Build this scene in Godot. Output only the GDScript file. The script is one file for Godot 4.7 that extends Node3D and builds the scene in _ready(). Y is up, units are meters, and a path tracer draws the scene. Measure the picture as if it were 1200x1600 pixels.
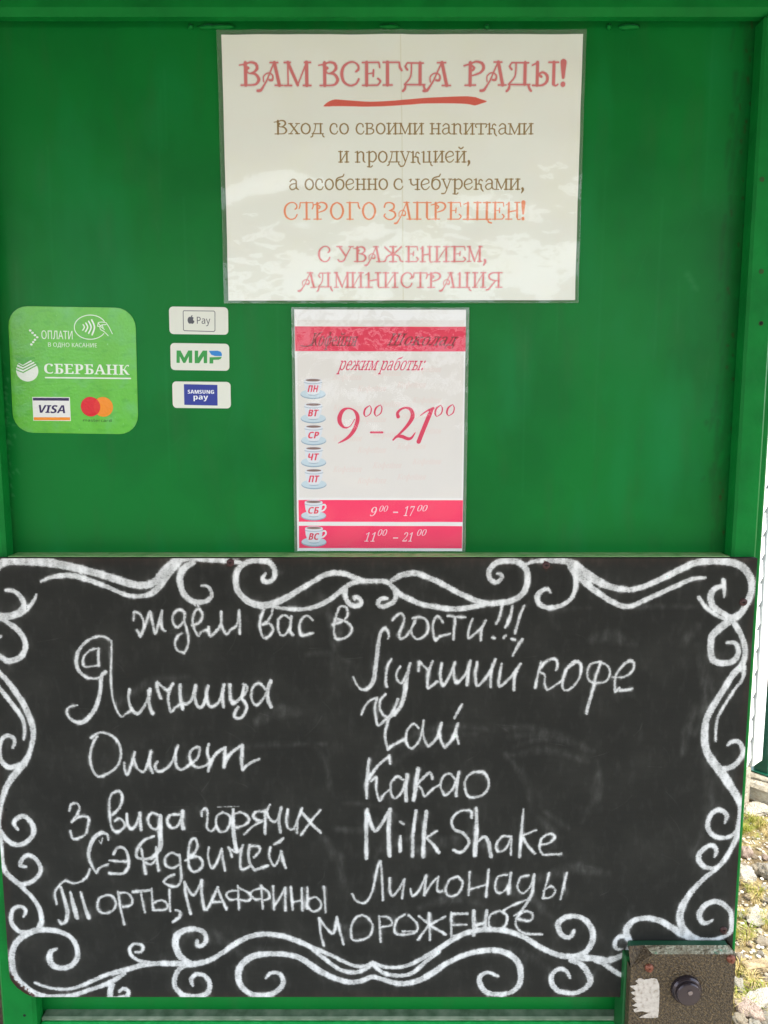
extends Node3D
# A green sheet-metal door with notices, payment stickers and a chalkboard menu; a sunlit yard shows past its edge.
# Units are metres; drawings on flat sheets are written in millimetres from the top left corner of their sheet.

var sans := font_of("Droid Sans", 400)
var sans_bold := font_of("Droid Sans", 700)
var serif := font_of("Droid Serif", 400)
var serif_bold := font_of("Droid Serif", 700)
var rng := RandomNumberGenerator.new()
var textures := {}


func _ready() -> void:
	rng.seed = 7
	make_camera()
	make_light()
	make_yard()
	make_siding_wall()
	make_light_blockers()
	make_door()
	make_lock()
	make_chalkboard()
	make_notice()
	make_hours()
	make_payment_stickers()
	make_stones()


func make_camera() -> void:
	var cam := Camera3D.new()
	cam.name = "camera"
	cam.fov = rad_to_deg(2.0 * atan(800.0 / 1200.0))
	cam.position = Vector3(0, 1.5, 0.962)
	cam.rotation_degrees.x = -7.5
	cam.near = 0.02
	cam.far = 300.0
	add_child(cam)
	cam.current = true


func make_light() -> void:
	var env := Environment.new()
	env.background_mode = Environment.BG_SKY
	var sky := Sky.new()
	var sm := ProceduralSkyMaterial.new()
	sm.sky_top_color = Color(0.60, 0.68, 0.76)
	sm.sky_horizon_color = Color(0.89, 0.905, 0.92)
	sm.sky_curve = 0.2
	sm.sky_energy_multiplier = 1.8
	sm.ground_bottom_color = Color(0.3, 0.28, 0.25)
	sm.ground_horizon_color = Color(0.62, 0.62, 0.6)
	sky.sky_material = sm
	env.sky = sky
	env.tonemap_mode = Environment.TONE_MAPPER_LINEAR
	env.tonemap_exposure = 1.5
	env.sdfgi_enabled = true
	env.ssao_enabled = true
	env.ssil_enabled = true
	var we := WorldEnvironment.new()
	we.name = "world"
	we.environment = env
	add_child(we)
	var sun := DirectionalLight3D.new()
	sun.name = "sun"
	sun.light_energy = 1.4
	sun.light_angular_distance = 0.5
	sun.light_color = Color(1.0, 0.95, 0.86)
	sun.shadow_enabled = true
	add_child(sun)
	sun.look_at_from_position(Vector3(0.5, 1.0, 0.46) * 10.0, Vector3.ZERO)


# ---------------------------------------------------------------- nodes

func thing(called: String, label: String, category: String, at := Vector3.ZERO, group := "") -> Node3D:
	var o := Node3D.new()
	o.name = called
	add_child(o, true)
	o.position = at
	tag(o, label, category, group)
	return o


func tag(o: Node3D, label: String, category: String, group := "") -> void:
	o.set_meta("label", label)
	o.set_meta("category", category)
	if group:
		o.set_meta("group", group)


func put(called: String, mesh: Mesh, m: Material, parent: Node, at := Vector3.ZERO) -> MeshInstance3D:
	var o := MeshInstance3D.new()
	o.name = called
	o.mesh = mesh
	o.material_override = m
	o.position = at
	o.cast_shadow = GeometryInstance3D.SHADOW_CASTING_SETTING_ON
	parent.add_child(o, true)
	return o


func font_of(family: String, weight: int) -> SystemFont:
	var f := SystemFont.new()
	f.font_names = PackedStringArray([family])
	f.font_weight = weight
	return f


# ---------------------------------------------------------------- meshes

func tri(st: SurfaceTool, a: Vector3, b: Vector3, c: Vector3, out: Vector3) -> void:
	var n := (b - a).cross(c - a)
	if n.length_squared() < 1e-18:
		return
	if n.dot(out) > 0.0:
		var k := b
		b = c
		c = k
		n = -n
	st.set_normal(-n.normalized())
	st.add_vertex(a)
	st.add_vertex(b)
	st.add_vertex(c)


func quad(st: SurfaceTool, a: Vector3, b: Vector3, c: Vector3, d: Vector3, out: Vector3) -> void:
	tri(st, a, b, c, out)
	tri(st, a, c, d, out)


func begin() -> SurfaceTool:
	var st := SurfaceTool.new()
	st.begin(Mesh.PRIMITIVE_TRIANGLES)
	return st


func block(size: Vector3, bevel := 0.002) -> ArrayMesh:   # a box with chamfered edges, centred
	var st := begin()
	add_block(st, Vector3.ZERO, size, bevel)
	return st.commit()


func add_block(st: SurfaceTool, at: Vector3, size: Vector3, bevel: float) -> void:
	var h := size / 2.0
	var corner := func(s: Vector3, axis: int) -> Vector3:
		var v := Vector3(h.x - bevel, h.y - bevel, h.z - bevel)
		v[axis] = h[axis]
		return at + v * s
	for a in 3:
		var b := (a + 1) % 3
		var c := (a + 2) % 3
		for sa in [-1.0, 1.0]:
			var out := Vector3.ZERO
			out[a] = sa
			var p := []
			for k in [[-1.0, -1.0], [1.0, -1.0], [1.0, 1.0], [-1.0, 1.0]]:
				var s := Vector3.ONE
				s[a] = sa
				s[b] = k[0]
				s[c] = k[1]
				p.append(corner.call(s, a))
			quad(st, p[0], p[1], p[2], p[3], out)
			for sb in [-1.0, 1.0]:
				var s1 := Vector3.ONE
				s1[a] = sa
				s1[b] = sb
				s1[c] = -1.0
				var s2 := s1
				s2[c] = 1.0
				var o2 := out
				o2[b] = sb
				quad(st, corner.call(s1, a), corner.call(s2, a), corner.call(s2, b), corner.call(s1, b), o2)
	for sx in [-1.0, 1.0]:
		for sy in [-1.0, 1.0]:
			for sz in [-1.0, 1.0]:
				var s := Vector3(sx, sy, sz)
				tri(st, corner.call(s, 0), corner.call(s, 1), corner.call(s, 2), s)


func bar(called: String, lo: Vector3, hi: Vector3, m: Material, parent: Node, bevel := 0.002) -> MeshInstance3D:
	return put(called, block(hi - lo, bevel), m, parent, (lo + hi) / 2.0)


func plate(outline: PackedVector2Array, w: float, h: float, thick: float) -> ArrayMesh:   # millimetres, y down; front at z = thick
	var st := begin()
	var idx := Geometry2D.triangulate_polygon(outline)
	var to3 := func(p: Vector2, z: float) -> Vector3: return Vector3(p.x, -p.y, 0) / 1000.0 + Vector3(0, 0, z)
	for i in range(0, idx.size(), 3):
		var q := [outline[idx[i]], outline[idx[i + 1]], outline[idx[i + 2]]]
		var a: Vector2 = q[1] - q[0]
		if a.cross(q[2] - q[0]) < 0.0:
			q.reverse()
		for p in q:
			st.set_normal(Vector3.BACK)
			st.set_uv(Vector2(p.x / w, p.y / h))
			st.add_vertex(to3.call(p, thick))
	var mid := Vector2.ZERO
	for p in outline:
		mid += p / outline.size()
	for i in outline.size():
		var p := outline[i]
		var q := outline[(i + 1) % outline.size()]
		var out := Vector3(q.y - p.y, q.x - p.x, 0)
		if out.dot(Vector3((p.x + q.x) / 2 - mid.x, -(p.y + q.y) / 2 + mid.y, 0)) < 0:
			out = -out
		st.set_uv(Vector2(p.x / w, p.y / h))
		quad(st, to3.call(p, 0.0), to3.call(q, 0.0), to3.call(q, thick), to3.call(p, thick), out)
	return st.commit()


func rounded(w: float, h: float, r: float) -> PackedVector2Array:
	var out := PackedVector2Array()
	for k in 4:
		var c := Vector2(w - r if k in [0, 1] else r, h - r if k in [1, 2] else r)
		for i in 7:
			var a := -PI / 2 + k * PI / 2 + i * PI / 12
			out.append(c + Vector2(cos(a), sin(a)) * r)
	return out


func sheet(x0: float, y0: float, x1: float, y1: float, w: float, h: float, lift: float, bend: Callable) -> ArrayMesh:   # a thin bent sheet, millimetres
	var st := begin()
	var nx := 40
	var ny := 40
	for j in ny + 1:
		for i in nx + 1:
			var x := lerpf(x0, x1, float(i) / nx)
			var y := lerpf(y0, y1, float(j) / ny)
			st.set_uv(Vector2(x / w, y / h))
			st.add_vertex(Vector3(x, -y, bend.call(x, y) + lift) / 1000.0)
	for j in ny:
		for i in nx:
			var a := j * (nx + 1) + i
			for k in [a, a + 1, a + nx + 1, a + 1, a + nx + 2, a + nx + 1]:
				st.add_index(k)
	st.generate_normals()
	return st.commit()


func lathe(profile: PackedVector2Array, n := 32) -> ArrayMesh:   # (radius, z), metres, axis along z
	var st := begin()
	for i in n:
		var a := TAU * i / n
		var b := TAU * (i + 1) / n
		for k in profile.size() - 1:
			var p := profile[k]
			var q := profile[k + 1]
			var dz := q.y - p.y
			var dr := q.x - p.x
			for v in [[a, p], [b, q], [b, p], [a, p], [a, q], [b, q]]:
				var e: Vector2 = v[1]
				st.set_normal((Vector3(cos(v[0]), sin(v[0]), 0) * dz + Vector3(0, 0, -dr)).normalized())
				st.add_vertex(Vector3(cos(v[0]) * e.x, sin(v[0]) * e.x, e.y))
	return st.commit()


# ---------------------------------------------------------------- materials

func noise(freq: float, octaves := 4, seed_of := 1, kind := FastNoiseLite.TYPE_SIMPLEX_SMOOTH) -> FastNoiseLite:
	var n := FastNoiseLite.new()
	n.seed = seed_of
	n.frequency = freq
	n.noise_type = kind
	n.fractal_octaves = octaves
	return n


func noise_map(key: String, freq: float, octaves: int, stops: Array, size := 512, kind := FastNoiseLite.TYPE_SIMPLEX_SMOOTH) -> NoiseTexture2D:
	if textures.has(key):
		return textures[key]
	var t := NoiseTexture2D.new()
	t.width = size
	t.height = size
	t.seamless = true
	t.noise = noise(freq, octaves, key.length() + 3, kind)
	if stops:
		var g := Gradient.new()
		g.offsets = PackedFloat32Array()
		g.colors = PackedColorArray()
		var offs := PackedFloat32Array()
		var cols := PackedColorArray()
		for s in stops:
			offs.append(s[0])
			cols.append(s[1])
		g.offsets = offs
		g.colors = cols
		t.color_ramp = g
	textures[key] = t
	return t


func mat(c: Color, rough := 0.6, metal := 0.0) -> StandardMaterial3D:
	var m := StandardMaterial3D.new()
	m.albedo_color = c
	m.roughness = rough
	m.metallic = metal
	return m


func world_mapped(m: StandardMaterial3D, albedo: Texture2D, relief: Texture2D, per_metre: float, depth: float) -> StandardMaterial3D:
	m.uv1_triplanar = true
	m.uv1_world_triplanar = true
	m.uv1_scale = Vector3.ONE * per_metre
	m.albedo_texture = albedo
	if relief:
		m.heightmap_enabled = true
		m.heightmap_texture = relief
		m.heightmap_scale = depth
	return m


func printed(im: Image, rough := 0.5) -> StandardMaterial3D:
	var m := mat(Color.WHITE, rough)
	m.albedo_texture = ImageTexture.create_from_image(im)
	m.texture_repeat = false
	return m


func green_paint() -> StandardMaterial3D:
	if textures.has("paint"):
		return textures.paint
	var m := mat(Color.WHITE, 0.45)
	m.metallic_specular = 0.22
	world_mapped(m, noise_map("paint_tone", 0.012, 5, [[0.0, Color(0.050, 0.401, 0.162)], [0.5, Color(0.055, 0.445, 0.180)], [1.0, Color(0.061, 0.490, 0.198)]]), noise_map("paint_relief", 0.05, 4, []), 2.3, 0.05)
	textures.paint = m
	return m


# ---------------------------------------------------------------- drawing on flat sheets

class Ink:   # one colour of ink: how much of it lies on each pixel
	var w: int
	var h: int
	var s: float
	var a: PackedByteArray
	func _init(width: int, height: int, per_mm: float) -> void:
		w = width
		h = height
		s = per_mm
		a = PackedByteArray()
		a.resize(w * h)

	func line(x0: float, y0: float, r0: float, x1: float, y1: float, r1: float, soft: float) -> void:
		var r := maxf(r0, r1) + soft
		var bx0 := maxi(0, int(minf(x0, x1) - r))
		var bx1 := mini(w - 1, int(maxf(x0, x1) + r) + 1)
		var by0 := maxi(0, int(minf(y0, y1) - r))
		var by1 := mini(h - 1, int(maxf(y0, y1) + r) + 1)
		var dx := x1 - x0
		var dy := y1 - y0
		var inv := 1.0 / maxf(dx * dx + dy * dy, 1e-6)
		var k := 255.0 / soft
		for y in range(by0, by1 + 1):
			var py := y + 0.5 - y0
			var row := y * w
			for x in range(bx0, bx1 + 1):
				var px := x + 0.5 - x0
				var t := clampf((px * dx + py * dy) * inv, 0.0, 1.0)
				var ex := px - dx * t
				var ey := py - dy * t
				var v := int(127.5 + (r0 + (r1 - r0) * t - sqrt(ex * ex + ey * ey)) * k)
				if v > a[row + x]:
					a[row + x] = mini(v, 255)

	func stroke(p: PackedFloat32Array, curved: bool, soft := 1.2) -> void:   # x, y, width triples in millimetres
		var n := p.size() / 3
		for i in n - 1:
			var j0 := maxi(i - 1, 0) * 3
			var j1 := i * 3
			var j2 := (i + 1) * 3
			var j3 := mini(i + 2, n - 1) * 3
			var steps := 1
			if curved:
				steps = clampi(int(Vector2(p[j2] - p[j1], p[j2 + 1] - p[j1 + 1]).length() * s / 5.0), 2, 8)
			var last := Vector3(p[j1], p[j1 + 1], p[j1 + 2])
			for k in range(1, steps + 1):
				var t := float(k) / steps
				var here := Vector3(p[j2], p[j2 + 1], p[j2 + 2])
				if curved:
					here = Vector3(cubic_interpolate(p[j1], p[j2], p[j0], p[j3], t), cubic_interpolate(p[j1 + 1], p[j2 + 1], p[j0 + 1], p[j3 + 1], t), lerpf(p[j1 + 2], p[j2 + 2], t))
				line(last.x * s, last.y * s, last.z * s / 2.0, here.x * s, here.y * s, here.z * s / 2.0, soft)
				last = here

	func fill(outlines: Array) -> void:   # closed outlines in millimetres, three by three samples to the pixel
		var lo := Vector2(1e9, 1e9)
		var hi := -lo
		for o in outlines:
			for p in o:
				lo = lo.min(p)
				hi = hi.max(p)
		var x0 := maxi(0, int(lo.x * s) - 1)
		var y0 := maxi(0, int(lo.y * s) - 1)
		var x1 := mini(w - 1, int(hi.x * s) + 1)
		var y1 := mini(h - 1, int(hi.y * s) + 1)
		var mw := (x1 - x0 + 1) * 3
		var mh := (y1 - y0 + 1) * 3
		if mw <= 0 or mh <= 0:
			return
		var rows := []
		for y in mh:
			rows.append([])
		for o in outlines:
			for i in o.size():
				var u: Vector2 = (o[i] * s - Vector2(x0, y0)) * 3.0
				var v: Vector2 = (o[(i + 1) % o.size()] * s - Vector2(x0, y0)) * 3.0
				var turn := 1 if v.y > u.y else -1
				if turn < 0:
					var k := u
					u = v
					v = k
				for y in range(clampi(int(ceil(u.y - 0.5)), 0, mh), clampi(int(ceil(v.y - 0.5)), 0, mh)):
					rows[y].append([u.x + (v.x - u.x) * (y + 0.5 - u.y) / (v.y - u.y), turn])
		var m := PackedByteArray()
		m.resize(mw * mh)
		for y in mh:
			var r: Array = rows[y]
			r.sort()
			var depth := 0
			for i in r.size() - 1:
				depth += r[i][1]
				if depth != 0:
					for x in range(clampi(int(ceil(r[i][0] - 0.5)), 0, mw), clampi(int(ceil(r[i + 1][0] - 0.5)), 0, mw)):
						m[y * mw + x] = 1
		for y in range(y0, y1 + 1):
			for x in range(x0, x1 + 1):
				var b := (y - y0) * 3 * mw + (x - x0) * 3
				var c := m[b] + m[b + 1] + m[b + 2] + m[b + mw] + m[b + mw + 1] + m[b + mw + 2] + m[b + 2 * mw] + m[b + 2 * mw + 1] + m[b + 2 * mw + 2]
				if c:
					var at := y * w + x
					a[at] = maxi(a[at], c * 255 / 9)

	func shape(outline: PackedVector2Array) -> void:
		fill([outline])

	func box(x0: float, y0: float, x1: float, y1: float) -> void:
		shape(PackedVector2Array([Vector2(x0, y0), Vector2(x1, y0), Vector2(x1, y1), Vector2(x0, y1)]))

	func oval(x: float, y: float, rx: float, ry: float, slant := 0.0) -> void:
		var p := PackedVector2Array()
		for i in 36:
			var v := Vector2(cos(TAU * i / 36.0) * rx, sin(TAU * i / 36.0) * ry)
			p.append(Vector2(x + v.x - v.y * slant, y + v.y))
		shape(p)

	func word(text: String, font: Font, x0: float, y0: float, x1: float, y1: float, slant := 0.0, heavy := 0.0) -> void:   # lettering fitted to a box
		var ts := TextServerManager.get_primary_interface()
		var rid: RID = font.get_rids()[0]
		var outlines := []
		var pen := 0.0
		for ch in text:
			var glyph := ts.font_get_glyph_index(rid, 64, ch.unicode_at(0), 0)
			var d := ts.font_get_glyph_contours(rid, 64, glyph)
			var pts: PackedVector3Array = d.get("points", PackedVector3Array())
			var from := 0
			for last in d.get("contours", PackedInt32Array()):
				var n: int = last - from + 1
				var out := PackedVector2Array()
				for i in n:
					var p := pts[from + i]
					var q := pts[from + (i + 1) % n]
					var b := pts[from + (i + n - 1) % n]
					if int(p.z) == TextServer.CONTOUR_CURVE_TAG_ON:
						out.append(Vector2(p.x, p.y))
					else:   # a conic control point between two points on the curve, given or implied
						var s0 := Vector2(b.x, b.y) if int(b.z) == TextServer.CONTOUR_CURVE_TAG_ON else Vector2(b.x + p.x, b.y + p.y) / 2.0
						var s1 := Vector2(q.x, q.y) if int(q.z) == TextServer.CONTOUR_CURVE_TAG_ON else Vector2(q.x + p.x, q.y + p.y) / 2.0
						for k in [0.0, 0.25, 0.5, 0.75, 1.0]:
							out.append(s0.lerp(Vector2(p.x, p.y), k).lerp(Vector2(p.x, p.y).lerp(s1, k), k))
				for i in out.size():
					out[i] = Vector2(out[i].x + pen - out[i].y * slant, out[i].y)
				outlines.append(out)
				from = last + 1
			pen += ts.font_get_glyph_advance(rid, 64, glyph).x
		var lo := Vector2(1e9, 1e9)
		var hi := -lo
		for o in outlines:
			for p in o:
				lo = lo.min(p)
				hi = hi.max(p)
		if outlines.is_empty():
			return
		for o in outlines:
			for i in o.size():
				var f: Vector2 = (o[i] - lo) / (hi - lo)
				o[i] = Vector2(lerpf(x0, x1, f.x), lerpf(y0, y1, f.y))
		fill(outlines)
		if heavy > 0.0:
			for d in [Vector2(heavy, 0), Vector2(-heavy, 0)]:
				var k := []
				for o in outlines:
					k.append(Transform2D(0.0, d) * o)
				fill(k)

	func blurred(by: float) -> Ink:   # spread over about «by» pixels
		var im := Image.create_from_data(w, h, false, Image.FORMAT_L8, a)
		im.resize(maxi(2, int(w / by)), maxi(2, int(h / by)), Image.INTERPOLATE_BILINEAR if by < 3.0 else Image.INTERPOLATE_LANCZOS)
		im.resize(w, h, Image.INTERPOLATE_CUBIC)
		var o := Ink.new(2, 2, s)
		o.w = w
		o.h = h
		o.a = im.get_data()
		return o

	func lay_on(im: Image, c: Color, strength := 1.0) -> void:
		var top := Image.create(w, h, false, Image.FORMAT_RGBA8)
		top.fill(Color(c.r, c.g, c.b, 0.0))
		var d := top.get_data()
		for i in a.size():
			if a[i]:
				d[i * 4 + 3] = int(a[i] * strength)
		im.blend_rect(Image.create_from_data(w, h, false, Image.FORMAT_RGBA8, d), Rect2i(0, 0, w, h), Vector2i.ZERO)

	func wear(n: PackedByteArray, low: int, high: int) -> void:   # takes ink away where the noise is low
		for i in a.size():
			if a[i]:
				a[i] = int(a[i] * clampf(float(n[i] - low) / (high - low), 0.0, 1.0))


func field(w: int, h: int, freq: float, octaves: int, seed_of: int, stretch := Vector2.ONE) -> PackedByteArray:   # noise as bytes
	var n := noise(freq, octaves, seed_of)
	var im: Image = n.get_image(maxi(4, int(w / stretch.x)), maxi(4, int(h / stretch.y)), false, false, true)
	im.convert(Image.FORMAT_L8)
	if stretch != Vector2.ONE:
		im.resize(w, h, Image.INTERPOLATE_CUBIC)
	return im.get_data()


func blotch(im: Image, c: Color, n: PackedByteArray, low: int, high: int, strength: float) -> void:   # a tone laid on where the noise is high
	var top := Image.create(im.get_width(), im.get_height(), false, Image.FORMAT_RGBA8)
	top.fill(Color(c.r, c.g, c.b, 0.0))
	var d := top.get_data()
	for i in n.size():
		if n[i] > low:
			d[i * 4 + 3] = int(clampf(float(n[i] - low) / (high - low), 0.0, 1.0) * strength * 255.0)
	im.blend_rect(Image.create_from_data(im.get_width(), im.get_height(), false, Image.FORMAT_RGBA8, d), Rect2i(0, 0, im.get_width(), im.get_height()), Vector2i.ZERO)


func blank(w: int, h: int, c: Color) -> Image:
	var im := Image.create(w, h, false, Image.FORMAT_RGBA8)
	im.fill(c)
	return im


func numbers(s: String) -> PackedFloat32Array:
	var out := PackedFloat32Array()
	for v in s.split_floats(" ", false):
		out.append(v)
	return out


func letter(ink: Ink, strokes: Array, x0: float, x1: float, top: float, base: float, weight := 1.0) -> void:   # a letter drawn in a box of 100 by 100
	var kx := (x1 - x0) / 100.0
	var ky := (base - top) / 100.0
	for st in strokes:
		var p := numbers(st.substr(2))
		for i in range(0, p.size(), 3):
			p[i] = x0 + p[i] * kx
			p[i + 1] = top + p[i + 1] * ky
			p[i + 2] = p[i + 2] * (ky * 0.8 + kx * 0.2) * weight
		ink.stroke(p, st[0] == "C", 1.1)


# ---------------------------------------------------------------- the yard behind

func make_yard() -> void:
	var soil := mat(Color.WHITE, 0.95)
	world_mapped(soil, noise_map("soil_tone", 0.02, 5, [[0.0, Color(0.36, 0.30, 0.21)], [0.45, Color(0.52, 0.45, 0.32)], [0.6, Color(0.56, 0.50, 0.34)], [1.0, Color(0.68, 0.62, 0.50)]]), noise_map("soil_relief", 0.06, 5, []), 0.9, 2.0)
	var pm := PlaneMesh.new()
	pm.size = Vector2(160, 160)
	var g := put("ground", pm, soil, self)
	g.set_meta("kind", "structure")
	var bounce_paving := mat(Color.WHITE, 0.85)
	world_mapped(bounce_paving, noise_map("paving_tone", 0.02, 5, [[0.0, Color(0.60, 0.57, 0.51)], [0.5, Color(0.70, 0.67, 0.61)], [1.0, Color(0.78, 0.75, 0.69)]]), noise_map("concrete_relief", 0.05, 5, []), 1.2, 0.4)
	var pv := bar("bounce_pavement", Vector3(-4.0, -0.05, 0.13), Vector3(4.0, 0.02, 5.0), bounce_paving, self, 0.006)  # unseen pale slab, added to bounce light up onto the lower door
	pv.set_meta("kind", "structure")
	# gravel and dry grass behind the door
	var dark := func(c: Color) -> Color: return c.srgb_to_linear()
	var tones := [Color(0.86, 0.83, 0.77), Color(0.78, 0.73, 0.65), Color(0.70, 0.65, 0.58), Color(0.80, 0.73, 0.66), Color(0.90, 0.88, 0.84), Color(0.60, 0.55, 0.48)]
	var mm := MultiMesh.new()
	mm.transform_format = MultiMesh.TRANSFORM_3D
	mm.use_colors = true
	mm.mesh = rock(11, 7, 5)
	mm.instance_count = 26000
	var patch := noise(1.6, 3, 21)
	for i in mm.instance_count:
		var p := Vector3(0.35 + rng.randf() * 2.6, 0, -0.25 - rng.randf() * 2.3)
		var s := 0.004 + 0.010 * pow(rng.randf(), 2.0)
		if patch.get_noise_2d(p.x * 3.0, p.z * 3.0) > 0.12:
			s *= 0.6
		var b := Basis.from_euler(Vector3(rng.randf() * 6, rng.randf() * 6, rng.randf() * 6)).scaled(Vector3(s, s * (0.5 + 0.3 * rng.randf()), s * (0.7 + 0.6 * rng.randf())))
		mm.set_instance_transform(i, Transform3D(b, p + Vector3(0, s * 0.3, 0)))
		mm.set_instance_color(i, dark.call(tones[rng.randi() % 6]) * (0.75 + 0.4 * rng.randf()))
	var gravel := MultiMeshInstance3D.new()
	gravel.name = "gravel"
	gravel.multimesh = mm
	var sm := mat(Color.WHITE, 0.9)
	sm.vertex_color_use_as_albedo = true
	gravel.material_override = sm
	add_child(gravel)
	gravel.set_meta("kind", "stuff")
	tag(gravel, "pale small gravel scattered on the ground behind the door", "gravel")
	var tuft := begin()
	for k in 20:
		var a := rng.randf() * TAU
		var lean := 0.25 + 0.9 * rng.randf()
		var d := Vector3(cos(a), 0, sin(a))
		var side := Vector3(-d.z, 0, d.x) * 0.0007
		var root := d * 0.008 * rng.randf()
		var midp := root + Vector3(0, 0.022, 0) + d * 0.012 * lean
		var tip := root + Vector3(0, 0.036 - 0.018 * lean, 0) + d * 0.034 * lean
		quad(tuft, root - side, root + side, midp + side, midp - side, Vector3.UP)
		tri(tuft, midp - side, midp + side, tip, Vector3.UP)
	var gm := MultiMesh.new()
	gm.transform_format = MultiMesh.TRANSFORM_3D
	gm.use_colors = true
	gm.mesh = tuft.commit()
	gm.instance_count = 2000
	var greens := [Color(0.56, 0.57, 0.20), Color(0.70, 0.62, 0.38), Color(0.76, 0.68, 0.48), Color(0.50, 0.55, 0.16), Color(0.74, 0.66, 0.44)]
	var n := 0
	while n < gm.instance_count:
		var p := Vector3(0.4 + rng.randf() * 2.4, 0, -0.3 - rng.randf() * 1.7)
		if patch.get_noise_2d(p.x * 3.0, p.z * 3.0) < -0.02 + 0.25 * rng.randf():
			continue
		gm.set_instance_transform(n, Transform3D(Basis(Vector3.UP, rng.randf() * TAU).scaled(Vector3.ONE * (0.6 + 0.7 * rng.randf())), p))
		gm.set_instance_color(n, dark.call(greens[rng.randi() % 5]))
		n += 1
	var grass := MultiMeshInstance3D.new()
	grass.name = "dry_grass"
	grass.multimesh = gm
	grass.material_override = sm
	add_child(grass)
	grass.set_meta("kind", "stuff")
	tag(grass, "short yellowing grass growing between the stones behind the door", "grass")


func rock(seed_of: int, around := 12, rings := 8) -> ArrayMesh:   # an uneven stone about one unit across
	var n := noise(0.9, 3, seed_of)
	var st := begin()
	for j in rings + 1:
		for i in around + 1:
			var th := PI * j / rings
			var ph := TAU * (i % around) / around
			var d := Vector3(sin(th) * cos(ph), cos(th), sin(th) * sin(ph))
			var r := 0.5 * (1.0 + 0.55 * n.get_noise_3dv(d * 1.3) + 0.12 * n.get_noise_3dv(d * 5.0))
			st.add_vertex(d * r)
	for j in rings:
		for i in around:
			var a := j * (around + 1) + i
			for k in [a, a + 1, a + around + 1, a + 1, a + around + 2, a + around + 1]:
				st.add_index(k)
	st.generate_normals()
	return st.commit()


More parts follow.
